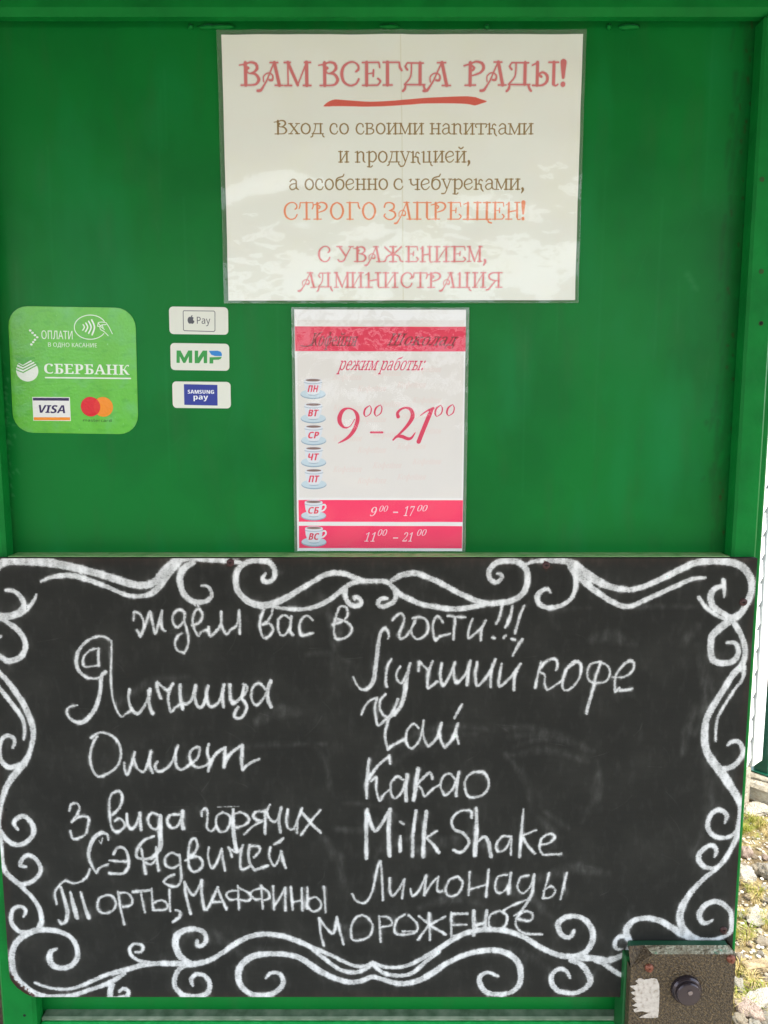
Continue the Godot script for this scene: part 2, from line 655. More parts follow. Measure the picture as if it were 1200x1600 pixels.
func make_stones() -> void:
	var mats := []
	for c in [Color(0.90, 0.88, 0.83), Color(0.84, 0.79, 0.71), Color(0.86, 0.77, 0.72), Color(0.78, 0.75, 0.70), Color(0.84, 0.77, 0.68)]:
		var m := mat(c, 0.9)
		m.uv1_triplanar = true
		m.uv1_scale = Vector3.ONE * 0.6
		m.albedo_texture = noise_map("stone_tone", 0.03, 5, [[0.0, Color(0.78, 0.74, 0.69)], [0.5, Color(0.93, 0.91, 0.89)], [1.0, Color(1, 1, 1)]])
		m.heightmap_enabled = true
		m.heightmap_texture = noise_map("stone_relief", 0.05, 5, [])
		m.heightmap_scale = 1.2
		mats.append(m)
	var shapes := []
	for k in 6:
		shapes.append(rock(31 + k * 7, 18, 12))
	# where, size, turn, tone
	for s in [
		[1.408, -1.773, 0.111, 0.025, 0.083, 0.00, 0, "long flat pale slab lying below the concrete footing"],
		[1.229, -1.468, 0.037, 0.045, 0.045, 1.70, 7, "long brownish stone standing on its end below the dry grass"],
		[1.223, -1.379, 0.049, 0.040, 0.040, 3.40, 1, "rounded beige stone with a flat face beside the white stone"],
		[1.246, -1.359, 0.057, 0.057, 0.057, 5.10, 3, "large grey stone cut by the right edge of the photo"],
		[1.162, -1.338, 0.071, 0.056, 0.056, 6.80, 0, "bright white chunky stone against the chalkboard edge"],
		[1.171, -1.284, 0.030, 0.021, 0.023, 8.50, 2],
		[1.201, -1.291, 0.025, 0.019, 0.019, 10.20, 5],
		[1.134, -1.240, 0.030, 0.019, 0.022, 11.90, 4],
		[1.108, -1.144, 0.081, 0.028, 0.061, 13.60, 5, "flat white stone between the green grass tufts"],
		[1.136, -1.139, 0.048, 0.026, 0.036, 15.30, 0, "white stone at the photo edge touching the flat white stone"],
		[1.065, -1.154, 0.021, 0.020, 0.020, 17.00, 10],
		[1.074, -1.041, 0.039, 0.024, 0.030, 18.70, 6, "pale beige stone in the dry grass above the plank offcut"],
		[0.984, -0.975, 0.031, 0.021, 0.024, 20.40, 1],
		[0.921, -0.861, 0.032, 0.044, 0.044, 22.10, 0, "tall white oval stone right beside the lock cover"],
		[0.955, -0.862, 0.035, 0.026, 0.026, 23.80, 7, "pinkish grey stone just below the plank offcut"],
		[0.961, -0.813, 0.090, 0.044, 0.067, 25.50, 5, "largest white stone, broad and flat, below the plank offcut"],
		[0.915, -0.781, 0.072, 0.039, 0.054, 27.20, 2, "broad pinkish speckled stone under the largest white stone"],
		[0.881, -0.758, 0.042, 0.025, 0.031, 28.90, 6, "pale stone at the bottom of the photo next to the lock cover"],
		[0.944, -0.757, 0.050, 0.029, 0.038, 30.60, 3, "greyish stone in the bottom right corner of the photo"],
		[0.979, -0.870, 0.026, 0.019, 0.020, 32.30, 1],
		[0.959, -0.903, 0.020, 0.015, 0.015, 34.00, 4],
		[1.046, -0.993, 0.023, 0.015, 0.017, 35.70, 8],
		[1.048, -1.086, 0.019, 0.014, 0.014, 37.40, 9],
		[1.174, -1.230, 0.027, 0.021, 0.021, 39.10, 3],
		[1.193, -1.410, 0.026, 0.018, 0.019, 40.80, 9],
		[1.286, -1.452, 0.029, 0.020, 0.022, 42.50, 2],
		[1.252, -1.462, 0.024, 0.016, 0.018, 44.20, 4],
		[1.032, -1.032, 0.021, 0.014, 0.015, 45.90, 2],
		[0.914, -0.748, 0.033, 0.021, 0.025, 47.60, 10],
		[1.015, -0.895, 0.024, 0.017, 0.018, 49.30, 1]
	]:
		var o := put("stone", shapes[s[6] % 6], mats[s[6] % 5], self, Vector3(s[0], s[3] * 0.28, s[1]))
		o.rotation = Vector3(0.15 * sin(s[6] * 3.1), s[5], 0.12 * cos(s[6] * 2.3))
		o.scale = Vector3(s[2], s[3], s[4])
		tag(o, s[7] if s.size() > 7 else "small pale stone in the gravel behind the right edge of the green door", "stone", "stones lying in the gravel behind the door")
	# wooden bits
	var wood := mat(Color.WHITE, 0.85)
	world_mapped(wood, noise_map("wood_tone", 0.02, 4, [[0.0, Color(0.46, 0.39, 0.29)], [0.6, Color(0.66, 0.58, 0.45)], [1.0, Color(0.78, 0.71, 0.58)]]), noise_map("wood_relief", 0.05, 4, []), 3.0, 0.4)
	for w in [
		[1.023, -0.933, 0.110, 0.022, 0.030, 0.12, "short weathered plank offcut lying among the stones beside the lock"],
		[1.356, -1.711, 0.050, 0.006, 0.008, -0.90, "thin pale stick lying in the grass below the concrete footing"]
	]:
		var o := put("wood_offcut", block(Vector3(w[2], w[3], w[4]), 0.003), wood, self, Vector3(w[0], w[3] * 0.5 + 0.006, w[1]))
		o.rotation = Vector3(0.04, w[5], 0.05)
		tag(o, w[6], "wood offcut")


func make_siding_wall() -> void:
	var white := mat(Color(0.92, 0.92, 0.91), 0.5)
	var along := Vector3(0.755, 0, -0.656)
	var facing := Vector3(0.656, 0, 0.755)
	var w := thing("white_siding_wall", "white wall of overlapping horizontal siding boards seen past the right edge of the door", "wall", Vector3(1.3956, 0, -1.8199))
	w.basis = Basis(along, Vector3.UP, facing)
	var pitch := 0.088
	for k in 29:
		var y := 0.16 + k * pitch
		var st := begin()
		var a := Vector3(-1.55, y, 0.0)
		var b := Vector3(-0.004, y, 0.0)
		var lip := Vector3(0, 0, 0.010)
		var up := Vector3(0, pitch + 0.004, 0.002)
		var notch := Vector3(-0.05, 0, 0)   # the lower right corner is nipped off where the board ends at the trim
		var nick := Vector3(0, 0.030, -0.003)
		quad(st, a + lip, b + lip + notch, b + up + notch, a + up, facing)
		quad(st, b + lip + notch, b + lip + nick, b + up, b + up + notch, facing)
		quad(st, a + lip, b + lip + notch, b + notch, a, Vector3.DOWN)
		tri(st, a, a + lip, a + up, Vector3.LEFT)
		put("siding_board", st.commit(), white, w)
	bar("corner_trim", Vector3(0.003, 0.155, -0.03), Vector3(0.085, 2.75, 0.012), white, w, 0.002)
	bar("backing_wall", Vector3(-1.55, 0.15, -0.12), Vector3(0.06, 2.72, -0.032), mat(Color(0.22, 0.19, 0.16), 0.9), w, 0.002)
	var conc := mat(Color.WHITE, 0.9)
	world_mapped(conc, noise_map("concrete_tone", 0.02, 5, [[0.0, Color(0.52, 0.48, 0.42)], [0.5, Color(0.66, 0.62, 0.55)], [1.0, Color(0.76, 0.73, 0.66)]]), noise_map("concrete_relief", 0.05, 5, []), 2.2, 0.6)
	bar("plinth", Vector3(-1.55, 0.0, -0.10), Vector3(0.012, 0.152, 0.004), conc, w, 0.004)
	var f := thing("concrete_footing", "weathered concrete footing block under the dark green post", "footing", Vector3(1.4990, 0, -1.9097))
	f.basis = Basis(along, Vector3.UP, facing)
	var blockm := put("footing_block", block(Vector3(0.34, 0.075, 0.17), 0.012), conc, f, Vector3(0.06, 0.0375, 0.03))
	blockm.rotation.y = 0.03
	var pad := put("mortar_pad", block(Vector3(0.13, 0.016, 0.12), 0.006), conc, f, Vector3(0, 0.082, 0))
	pad.rotation.y = 0.2
	var green := mat(Color(0.05, 0.30, 0.22), 0.4)
	var p := thing("green_post", "dark green metal post standing at the corner of the white siding", "post", Vector3(1.4990, 0.09, -1.9097))
	p.basis = Basis(along, Vector3.UP, facing)
	put("tube", block(Vector3(0.06, 2.7, 0.06), 0.006), green, p, Vector3(0, 1.35, 0))
	put("base_plate", block(Vector3(0.085, 0.006, 0.085), 0.001), green, p, Vector3(0, 0.004, 0))


func make_light_blockers() -> void:
	var timber := mat(Color(0.36, 0.27, 0.19), 0.8)
	var r := thing("shade_roof", "unseen flat timber roof added to shade the green door from above", "roof", Vector3.ZERO)  # unseen roof implied by the shade, sized to darken the upper door
	bar("deck", Vector3(-1.9, 2.17, 0.05), Vector3(1.5, 2.21, 2.15), timber, r, 0.003)
	for k in 6:
		var x := -1.8 + k * 0.62
		bar("rafter", Vector3(x, 2.10, 0.06), Vector3(x + 0.05, 2.167, 2.13), timber, r, 0.003)
	bar("post", Vector3(-1.86, 0.021, 2.0), Vector3(-1.76, 2.097, 2.1), timber, r, 0.003)
	bar("post", Vector3(1.38, 0.021, 2.0), Vector3(1.48, 2.097, 2.1), timber, r, 0.003)
	var leaves := begin()
	for k in 7000:
		var p := Vector3(rng.randf_range(-9, 9), 0.1 + 2.6 * rng.randf(), 10.0 + rng.randf_range(-0.7, 0.7))
		p.y *= 0.98 + 0.13 * sin(p.x * 1.3) + 0.12 * sin(p.x * 3.7)
		var u := Vector3(rng.randf_range(-1, 1), rng.randf_range(-1, 1), rng.randf_range(-1, 1)).normalized() * 0.10
		var v := u.cross(Vector3(rng.randf_range(-1, 1), rng.randf_range(-1, 1), rng.randf_range(-1, 1)).normalized()) * 0.7
		quad(leaves, p, p + u + v, p + u * 2.0, p + u - v, Vector3.BACK)
	var h := thing("reflection_hedge", "unseen green foliage added opposite the door to shape reflections", "reflection_hedge", Vector3.ZERO)  # unseen greenery added behind the camera to break up the laminate reflections
	put("foliage", leaves.commit(), mat(Color(0.24, 0.34, 0.12), 0.7), h)
	bar("stem", Vector3(-8.8, 0, 9.8), Vector3(8.8, 1.8, 10.2), mat(Color(0.16, 0.2, 0.09), 0.9), h, 0.02)


# ---------------------------------------------------------------- the door

func make_door() -> void:
	var paint := green_paint()
	var d := thing("green_door", "green painted sheet metal door in a raised tube frame", "door")
	# sheet panel with its own wear
	var w := 900
	var h := 1400
	var g := Color(0.055, 0.445, 0.180)
	var im := blank(w, h, g)
	blotch(im, Color(g.r * 0.80, g.g * 0.86, g.b * 0.85), field(w, h, 0.006, 4, 3), 110, 235, 0.75)
	blotch(im, Color(g.r * 1.6, g.g * 1.10, g.b * 1.4), field(w, h, 0.012, 4, 9, Vector2(1, 3)), 135, 245, 0.65)
	blotch(im, Color(0.24, 0.40, 0.20), field(w, h, 0.03, 4, 19, Vector2(1, 5)), 150, 250, 0.35)
	blotch(im, Color(0.30, 0.42, 0.26), field(w, h, 0.35, 2, 5), 205, 250, 0.30)
	var dirt := Ink.new(w, h, 0.7)
	# grime and worn paint along the right edge, the top seam and the lower left corner (panel is 1286 by 2000 mm from its top left)
	for k in 260:
		var y := rng.randf() * 640.0
		var x := 926.0 - absf(rng.randfn(0.0, 10.0))
		dirt.line(x * 0.7, y * 0.7, 0.6 + rng.randf() * 1.6, (x - rng.randf() * 3) * 0.7, (y + 4 + rng.randf() * 26) * 0.7, 0.4, 3.0)
	var chips := Ink.new(w, h, 0.7)
	for k in 120:
		var p := Vector2(14 + absf(rng.randfn(0, 9)), 505 + rng.randfn(0, 36))
		chips.line(p.x * 0.7, p.y * 0.7, 0.4 + rng.randf() * 1.2, p.x * 0.7 + rng.randf() * 3, p.y * 0.7 + rng.randf() * 4, 0.3, 1.2)
	for k in 60:
		var p := Vector2(rng.randf() * 930, absf(rng.randfn(0, 6)))
		chips.line(p.x * 0.7, p.y * 0.7, 0.3, p.x * 0.7 + rng.randf() * 14, p.y * 0.7 + rng.randfn(0, 1), 0.3, 1.5)
	for p in [Vector2(868, 322), Vector2(873, 330), Vector2(864, 316)]:
		chips.line(p.x * 0.7, p.y * 0.7, 1.6, p.x * 0.7 + 2, p.y * 0.7 + 2, 0.8, 6.0)
	var scratch := Ink.new(w, h, 0.7)
	for k in 46:
		var p := Vector2(rng.randf() * 640, rng.randf() * 470)
		var way := Vector2.from_angle(rng.randf() * TAU) * (4 + 26 * pow(rng.randf(), 2.0))
		scratch.line(p.x, p.y, 0.25, p.x + way.x, p.y + way.y, 0.15, 1.0)
	for k in 24:
		var p := Vector2(rng.randf() * 640, rng.randf() * 300)
		scratch.line(p.x, p.y, 0.5, p.x + rng.randfn(0, 1), p.y + 30 + 120 * rng.randf(), 0.2, 3.5)
	scratch.lay_on(im, Color(0.30, 0.56, 0.36), 0.17)
	dirt.lay_on(im, Color(0.16, 0.27, 0.14), 0.30)
	chips.lay_on(im, Color(0.36, 0.56, 0.38), 0.4)
	var rust := Ink.new(w, h, 0.7)
	for k in 46:
		var p := Vector2(922 + rng.randfn(0, 5), rng.randf() * 640) if k < 34 else Vector2(rng.randf() * 900, 4 + absf(rng.randfn(0, 4)))
		rust.line(p.x * 0.7, p.y * 0.7, 0.3 + rng.randf() * 0.8, p.x * 0.7 + rng.randf(), p.y * 0.7 + rng.randf() * 5, 0.3, 1.4)
	rust.lay_on(im, Color(0.33, 0.20, 0.10), 0.65)
	var pm := printed(im, 0.34)
	pm.metallic_specular = 0.27
	pm.heightmap_enabled = true
	pm.heightmap_texture = noise_map("panel_relief", 0.015, 5, [])
	pm.heightmap_scale = 0.16
	put("panel", plate(PackedVector2Array([Vector2(0, 0), Vector2(960, 0), Vector2(960, 1925), Vector2(0, 1925)]), 1285.0, 2000.0, 0.002), pm, d, Vector3(-0.495, 1.98, -0.002))
	# frame tubes
	bar("stile", Vector3(-0.514, 0.03, 0.003), Vector3(-0.468, 1.9445, 0.028), paint, d, 0.004)
	bar("stile", Vector3(0.4305, 0.03, 0.003), Vector3(0.4605, 1.9445, 0.028), paint, d, 0.003)
	bar("edge_flange", Vector3(0.461, 0.03, -0.024), Vector3(0.4785, 2.02, 0.004), paint, d, 0.0025)
	bar("top_rail", Vector3(-0.514, 1.945, 0.004), Vector3(0.4605, 2.03, 0.028), paint, d, 0.007)
	var lit_green := mat(Color.WHITE, 0.45)  # same paint in a brighter green, putting stronger light low on the door
	lit_green.metallic_specular = 0.25
	world_mapped(lit_green, noise_map("fresh_paint", 0.05, 5, [[0.0, Color(0.05, 0.50, 0.22)], [0.5, Color(0.08, 0.58, 0.26)], [1.0, Color(0.16, 0.64, 0.32)]]), noise_map("paint_relief", 0.05, 4, []), 2.3, 0.05)
	var dusty_lit := mat(Color.WHITE, 0.7)  # dust on the rail, paled further to stand in for light from above
	world_mapped(dusty_lit, noise_map("dusty_paint", 0.03, 5, [[0.0, Color(0.42, 0.66, 0.38)], [0.45, Color(0.58, 0.76, 0.48)], [0.75, Color(0.66, 0.78, 0.55)], [1.0, Color(0.76, 0.76, 0.60)]]), null, 3.0, 0.0)
	bar("middle_rail", Vector3(-0.4675, 1.262, -0.02), Vector3(0.430, 1.3215, 0.0275), dusty_lit, d, 0.002)
	bar("bottom_ledge", Vector3(-0.4675, 0.64, -0.02), Vector3(0.430, 0.6806, 0.0145), dusty_ledge(), d, 0.002)
	bar("lower_rail", Vector3(-0.4675, 0.60, -0.02), Vector3(0.430, 0.676, 0.0195), lit_green, d, 0.003)
	bar("bottom_rail", Vector3(-0.4675, 0.03, -0.02), Vector3(0.430, 0.10, 0.0275), paint, d, 0.004)
	var aged := mat(Color.WHITE, 0.85)
	world_mapped(aged, noise_map("aged_wood", 0.02, 5, [[0.0, Color(0.22, 0.16, 0.11)], [0.5, Color(0.34, 0.26, 0.19)], [1.0, Color(0.46, 0.37, 0.28)]]), noise_map("wood_relief", 0.05, 4, []), 3.0, 0.4)
	var hp := thing("shade_post", "added brown timber post standing in for dark shade past the lower left door edge", "post", Vector3(-0.60, 0, -0.12))  # post added to put brown shade beside the door edge
	put("timber", block(Vector3(0.16, 2.1, 0.12), 0.004), aged, hp, Vector3(0, 1.05, 0))
	for y in [0.35, 1.65]:
		put("hinge", block(Vector3(0.03, 0.12, 0.012), 0.003), paint, hp, Vector3(0.075, y, 0.066))
	# bolt holes with rust rings in the right stile
	var hole := mat(Color(0.03, 0.03, 0.025), 0.9)
	var ring := mat(Color(0.16, 0.30, 0.12), 0.9)
	for p in [Vector2(0.4480, 1.6032), Vector2(0.4446, 1.6629), Vector2(0.4387, 1.7664)]:
		put("rust_ring", lathe(PackedVector2Array([Vector2(0.0030, 0.0), Vector2(0.0028, 0.0003), Vector2(0.0, 0.0004)]), 16), ring, d, Vector3(p.x, p.y, 0.0281))
	put("bolt_hole", lathe(PackedVector2Array([Vector2(0.0019, 0.0), Vector2(0.0, 0.0003)]), 16), hole, d, Vector3(-0.4826, 0.6954, 0.0282))
	put("bolt_hole", lathe(PackedVector2Array([Vector2(0.0021, 0.0), Vector2(0.0, 0.0003)]), 16), hole, d, Vector3(0.4480, 1.6032, 0.0286))
	put("bolt_hole", lathe(PackedVector2Array([Vector2(0.0018, 0.0), Vector2(0.0, 0.0003)]), 16), hole, d, Vector3(0.4387, 1.7664, 0.0282))
	# lumps of old paint over the seam under the top rail
	for x in [-0.225, -0.19, -0.205, 0.262, 0.285, 0.12, 0.005]:
		var o := put("paint_lump", rock(int(x * 1000) + 400, 8, 6), paint, d, Vector3(x, 1.9435, 0.001))
		o.scale = Vector3(0.018 + 0.012 * sin(x * 90), 0.006, 0.006)


func paper_scrap() -> StandardMaterial3D:
	var m := mat(Color.WHITE, 0.85)
	return world_mapped(m, noise_map("scrap_tone", 0.04, 5, [[0.0, Color(0.58, 0.52, 0.46)], [0.4, Color(0.74, 0.69, 0.65)], [1.0, Color(0.82, 0.78, 0.74)]]), noise_map("scrap_relief", 0.08, 4, []), 6.0, 0.06)


func dusty_ledge() -> StandardMaterial3D:
	var m := mat(Color.WHITE, 0.8)
	return world_mapped(m, noise_map("ledge_tone", 0.02, 5, [[0.0, Color(0.30, 0.38, 0.28)], [0.5, Color(0.46, 0.52, 0.43)], [1.0, Color(0.60, 0.62, 0.54)]]), null, 3.0, 0.0)


func make_lock() -> void:
	var brown := mat(Color.WHITE, 0.5, 0.25)
	world_mapped(brown, noise_map("hammered_tone", 0.09, 3, [[0.0, Color(0.21, 0.16, 0.115)], [0.42, Color(0.29, 0.235, 0.17)], [0.62, Color(0.35, 0.285, 0.205)], [0.82, Color(0.44, 0.36, 0.25)], [1.0, Color(0.54, 0.45, 0.31)]]), noise_map("hammered_relief", 0.12, 3, []), 5.0, 0.25)
	var lit_metal := mat(Color.WHITE, 0.55, 0.1)  # cover metal in a paler tone: light from above painted on the slope
	world_mapped(lit_metal, noise_map("worn_tone", 0.03, 5, [[0.0, Color(0.36, 0.30, 0.22)], [0.4, Color(0.58, 0.53, 0.43)], [0.62, Color(0.70, 0.66, 0.56)], [0.80, Color(0.66, 0.64, 0.53)], [0.88, Color(0.44, 0.60, 0.48)], [1.0, Color(0.50, 0.64, 0.52)]]), noise_map("hammered_relief", 0.12, 3, []), 3.0, 0.3)
	var l := thing("lock_cover", "brown hammered metal lock cover with a round dark knob and two copper rivets", "lock")
	var zf := 0.064
	var x0 := 0.3158
	var x1 := 0.4495
	var yt := 0.8126
	var yb := 0.55
	var cut := 0.027
	var back := 0.0500
	# front plate with a folded top left corner
	var st := begin()
	var a := Vector3(x0, yt - 0.020, zf)
	var b := Vector3(x0 + cut, yt, zf)
	var c := Vector3(x1, yt, zf)
	var e := Vector3(x1, yb, zf)
	var f := Vector3(x0, yb, zf)
	tri(st, a, b, c, Vector3.BACK)
	quad(st, a, c, e, f, Vector3.BACK)
	put("front_plate", st.commit(), brown, l)
	st = begin()
	var a2 := Vector3(x0 + 0.002, yt - 0.004, back + 0.010)
	var b2 := Vector3(x0 + cut - 0.006, yt + 0.002, back)
	tri(st, a, b, b2, Vector3(-1, 1, 1))
	tri(st, a, b2, Vector3(x0, yt + 0.001, back), Vector3(-1, 1, 1))
	put("folded_corner", st.commit(), brown, l)
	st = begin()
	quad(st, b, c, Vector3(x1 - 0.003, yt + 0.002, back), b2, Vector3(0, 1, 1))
	put("top_slope", st.commit(), lit_metal, l)
	st = begin()
	quad(st, c, e, Vector3(x1, yb, -0.02), Vector3(x1, yt + 0.004, -0.02), Vector3.RIGHT)
	quad(st, a, f, Vector3(x0, yb, 0.02), Vector3(x0, yt - 0.02, 0.02), Vector3.LEFT)
	quad(st, e, f, Vector3(x0, yb, 0.02), Vector3(x1, yb, 0.02), Vector3.DOWN)
	put("side_plate", st.commit(), brown, l)
	bar("mounting_plate", Vector3(x0 - 0.003, yb - 0.004, 0.015), Vector3(x0 + 0.012, yt - 0.014, 0.050), mat(Color(0.04, 0.33, 0.14), 0.5), l, 0.0015)
	bar("top_strip", Vector3(x0 + 0.003, yt - 0.010, 0.0383), Vector3(x1 - 0.003, yt + 0.0010, 0.0496), mat(Color(0.10, 0.30, 0.20), 0.6), l, 0.0015)
	# rivets
	var copper := mat(Color(0.50, 0.29, 0.22), 0.4, 0.5)
	var dome := PackedVector2Array()
	for k in 7:
		dome.append(Vector2(cos(k * PI / 12.0), sin(k * PI / 12.0) * 0.75) * 0.0058)
	for p in [Vector2(0.3390, 0.7938), Vector2(0.4430, 0.8063)]:
		var r := put("rivet", lathe(dome, 20), copper, l, Vector3(p.x, p.y, zf))
		put("rivet_pin", lathe(PackedVector2Array([Vector2(0.0022, 0.0), Vector2(0.0019, 0.0016), Vector2(0.0, 0.0020)]), 12), copper, r, Vector3(0, -0.0008, 0.0040))
	put("small_rivet", lathe(PackedVector2Array([Vector2(0.0026, 0.0), Vector2(0.0018, 0.001), Vector2(0.0, 0.0015)]), 14), brown, l, Vector3(0.4291, 0.8072, zf))
	# what is left of a torn white label
	put("torn_label", plate(PackedVector2Array([
		Vector2(9.6, 33.9), Vector2(10.9, 33.7), Vector2(12.8, 33), Vector2(14.1, 33.1), Vector2(14.7, 33.7), Vector2(17, 34.7), Vector2(17.2, 35.5), Vector2(19.9, 34.7), Vector2(22.4, 34.7), Vector2(24.6, 33.9), Vector2(26.4, 33.3), Vector2(28.1, 33.4), Vector2(29.1, 33.1), Vector2(31.3, 33.5), Vector2(32.7, 34.2), Vector2(34, 34.4), Vector2(35, 37), Vector2(36, 39.5), Vector2(37.1, 42.1), Vector2(37.4, 46.5), Vector2(37.8, 51), Vector2(38.1, 55.4), Vector2(38.2, 63.1), Vector2(38.3, 70.9), Vector2(38.5, 78.7), Vector2(38.2, 81.8), Vector2(37.9, 85), Vector2(37.7, 88.2), Vector2(34.8, 89), Vector2(31.4, 89.1), Vector2(27.1, 89.5), Vector2(23.2, 89.4), Vector2(17.7, 88.8), Vector2(13.5, 89), Vector2(15.2, 87.9), Vector2(18.1, 85.9), Vector2(20.6, 84.8), Vector2(23.3, 83.5), Vector2(24.9, 82.6), Vector2(26.8, 82), Vector2(24.4, 81.6), Vector2(20.7, 80.8), Vector2(17.6, 79.7), Vector2(14.8, 79.8), Vector2(11.1, 80.7), Vector2(8.6, 81.3), Vector2(6.8, 80.3), Vector2(6.2, 79), Vector2(5.4, 77.3), Vector2(7.3, 76.5), Vector2(9.6, 75.6), Vector2(11.4, 74.7), Vector2(9.5, 73.6), Vector2(6.1, 72.6), Vector2(3.7, 71.3), Vector2(6.7, 70.2), Vector2(8.2, 68.7), Vector2(10.3, 68), Vector2(7.2, 66.2), Vector2(5.8, 63.9), Vector2(3.3, 62.3), Vector2(5, 61), Vector2(6.5, 60.1), Vector2(7.6, 58.7), Vector2(5.9, 57.2), Vector2(3, 55), Vector2(1.4, 53.2), Vector2(3.1, 52.4), Vector2(5.1, 52), Vector2(7.3, 51.2), Vector2(5.2, 48.5), Vector2(2.2, 46.7), Vector2(-0.5, 44.1), Vector2(2.5, 43.6), Vector2(4, 43.4), Vector2(7, 43.1), Vector2(7.6, 42.1), Vector2(9.5, 41.3), Vector2(9.9, 40.5), Vector2(8.6, 39.6), Vector2(8.4, 38.5), Vector2(6.7, 37.5), Vector2(7.7, 36), Vector2(9.2, 35.4)
	]), 60.0, 60.0, 0.0005), paper_scrap(), l, Vector3(x0, yt, zf + 0.0002))
	# knob
	var dark := mat(Color(0.26, 0.225, 0.24), 0.24, 0.6)
	var k := put("knob_collar", lathe(PackedVector2Array([Vector2(0.0195, 0.0), Vector2(0.0190, 0.004), Vector2(0.0172, 0.0062), Vector2(0.0150, 0.0066), Vector2(0.0140, 0.005)]), 40), dark, l, Vector3(0.3876, 0.7641, zf))
	var kn := put("knob", lathe(PackedVector2Array([Vector2(0.0138, 0.0), Vector2(0.0150, 0.004), Vector2(0.0160, 0.0075), Vector2(0.0156, 0.0100), Vector2(0.0142, 0.0113), Vector2(0.006, 0.0119), Vector2(0.0, 0.0120)]), 40), dark, l, Vector3(0.3876, 0.7641, zf))
	var steel := mat(Color(0.55, 0.50, 0.50), 0.3, 0.8)
	put("knob_screw", lathe(PackedVector2Array([Vector2(0.0030, 0.0), Vector2(0.0030, 0.0008), Vector2(0.0022, 0.0011), Vector2(0.0018, 0.0006), Vector2(0.0, 0.0006)]), 18), steel, kn, Vector3(0.0008, 0.0040, 0.0118))


# ---------------------------------------------------------------- chalkboard

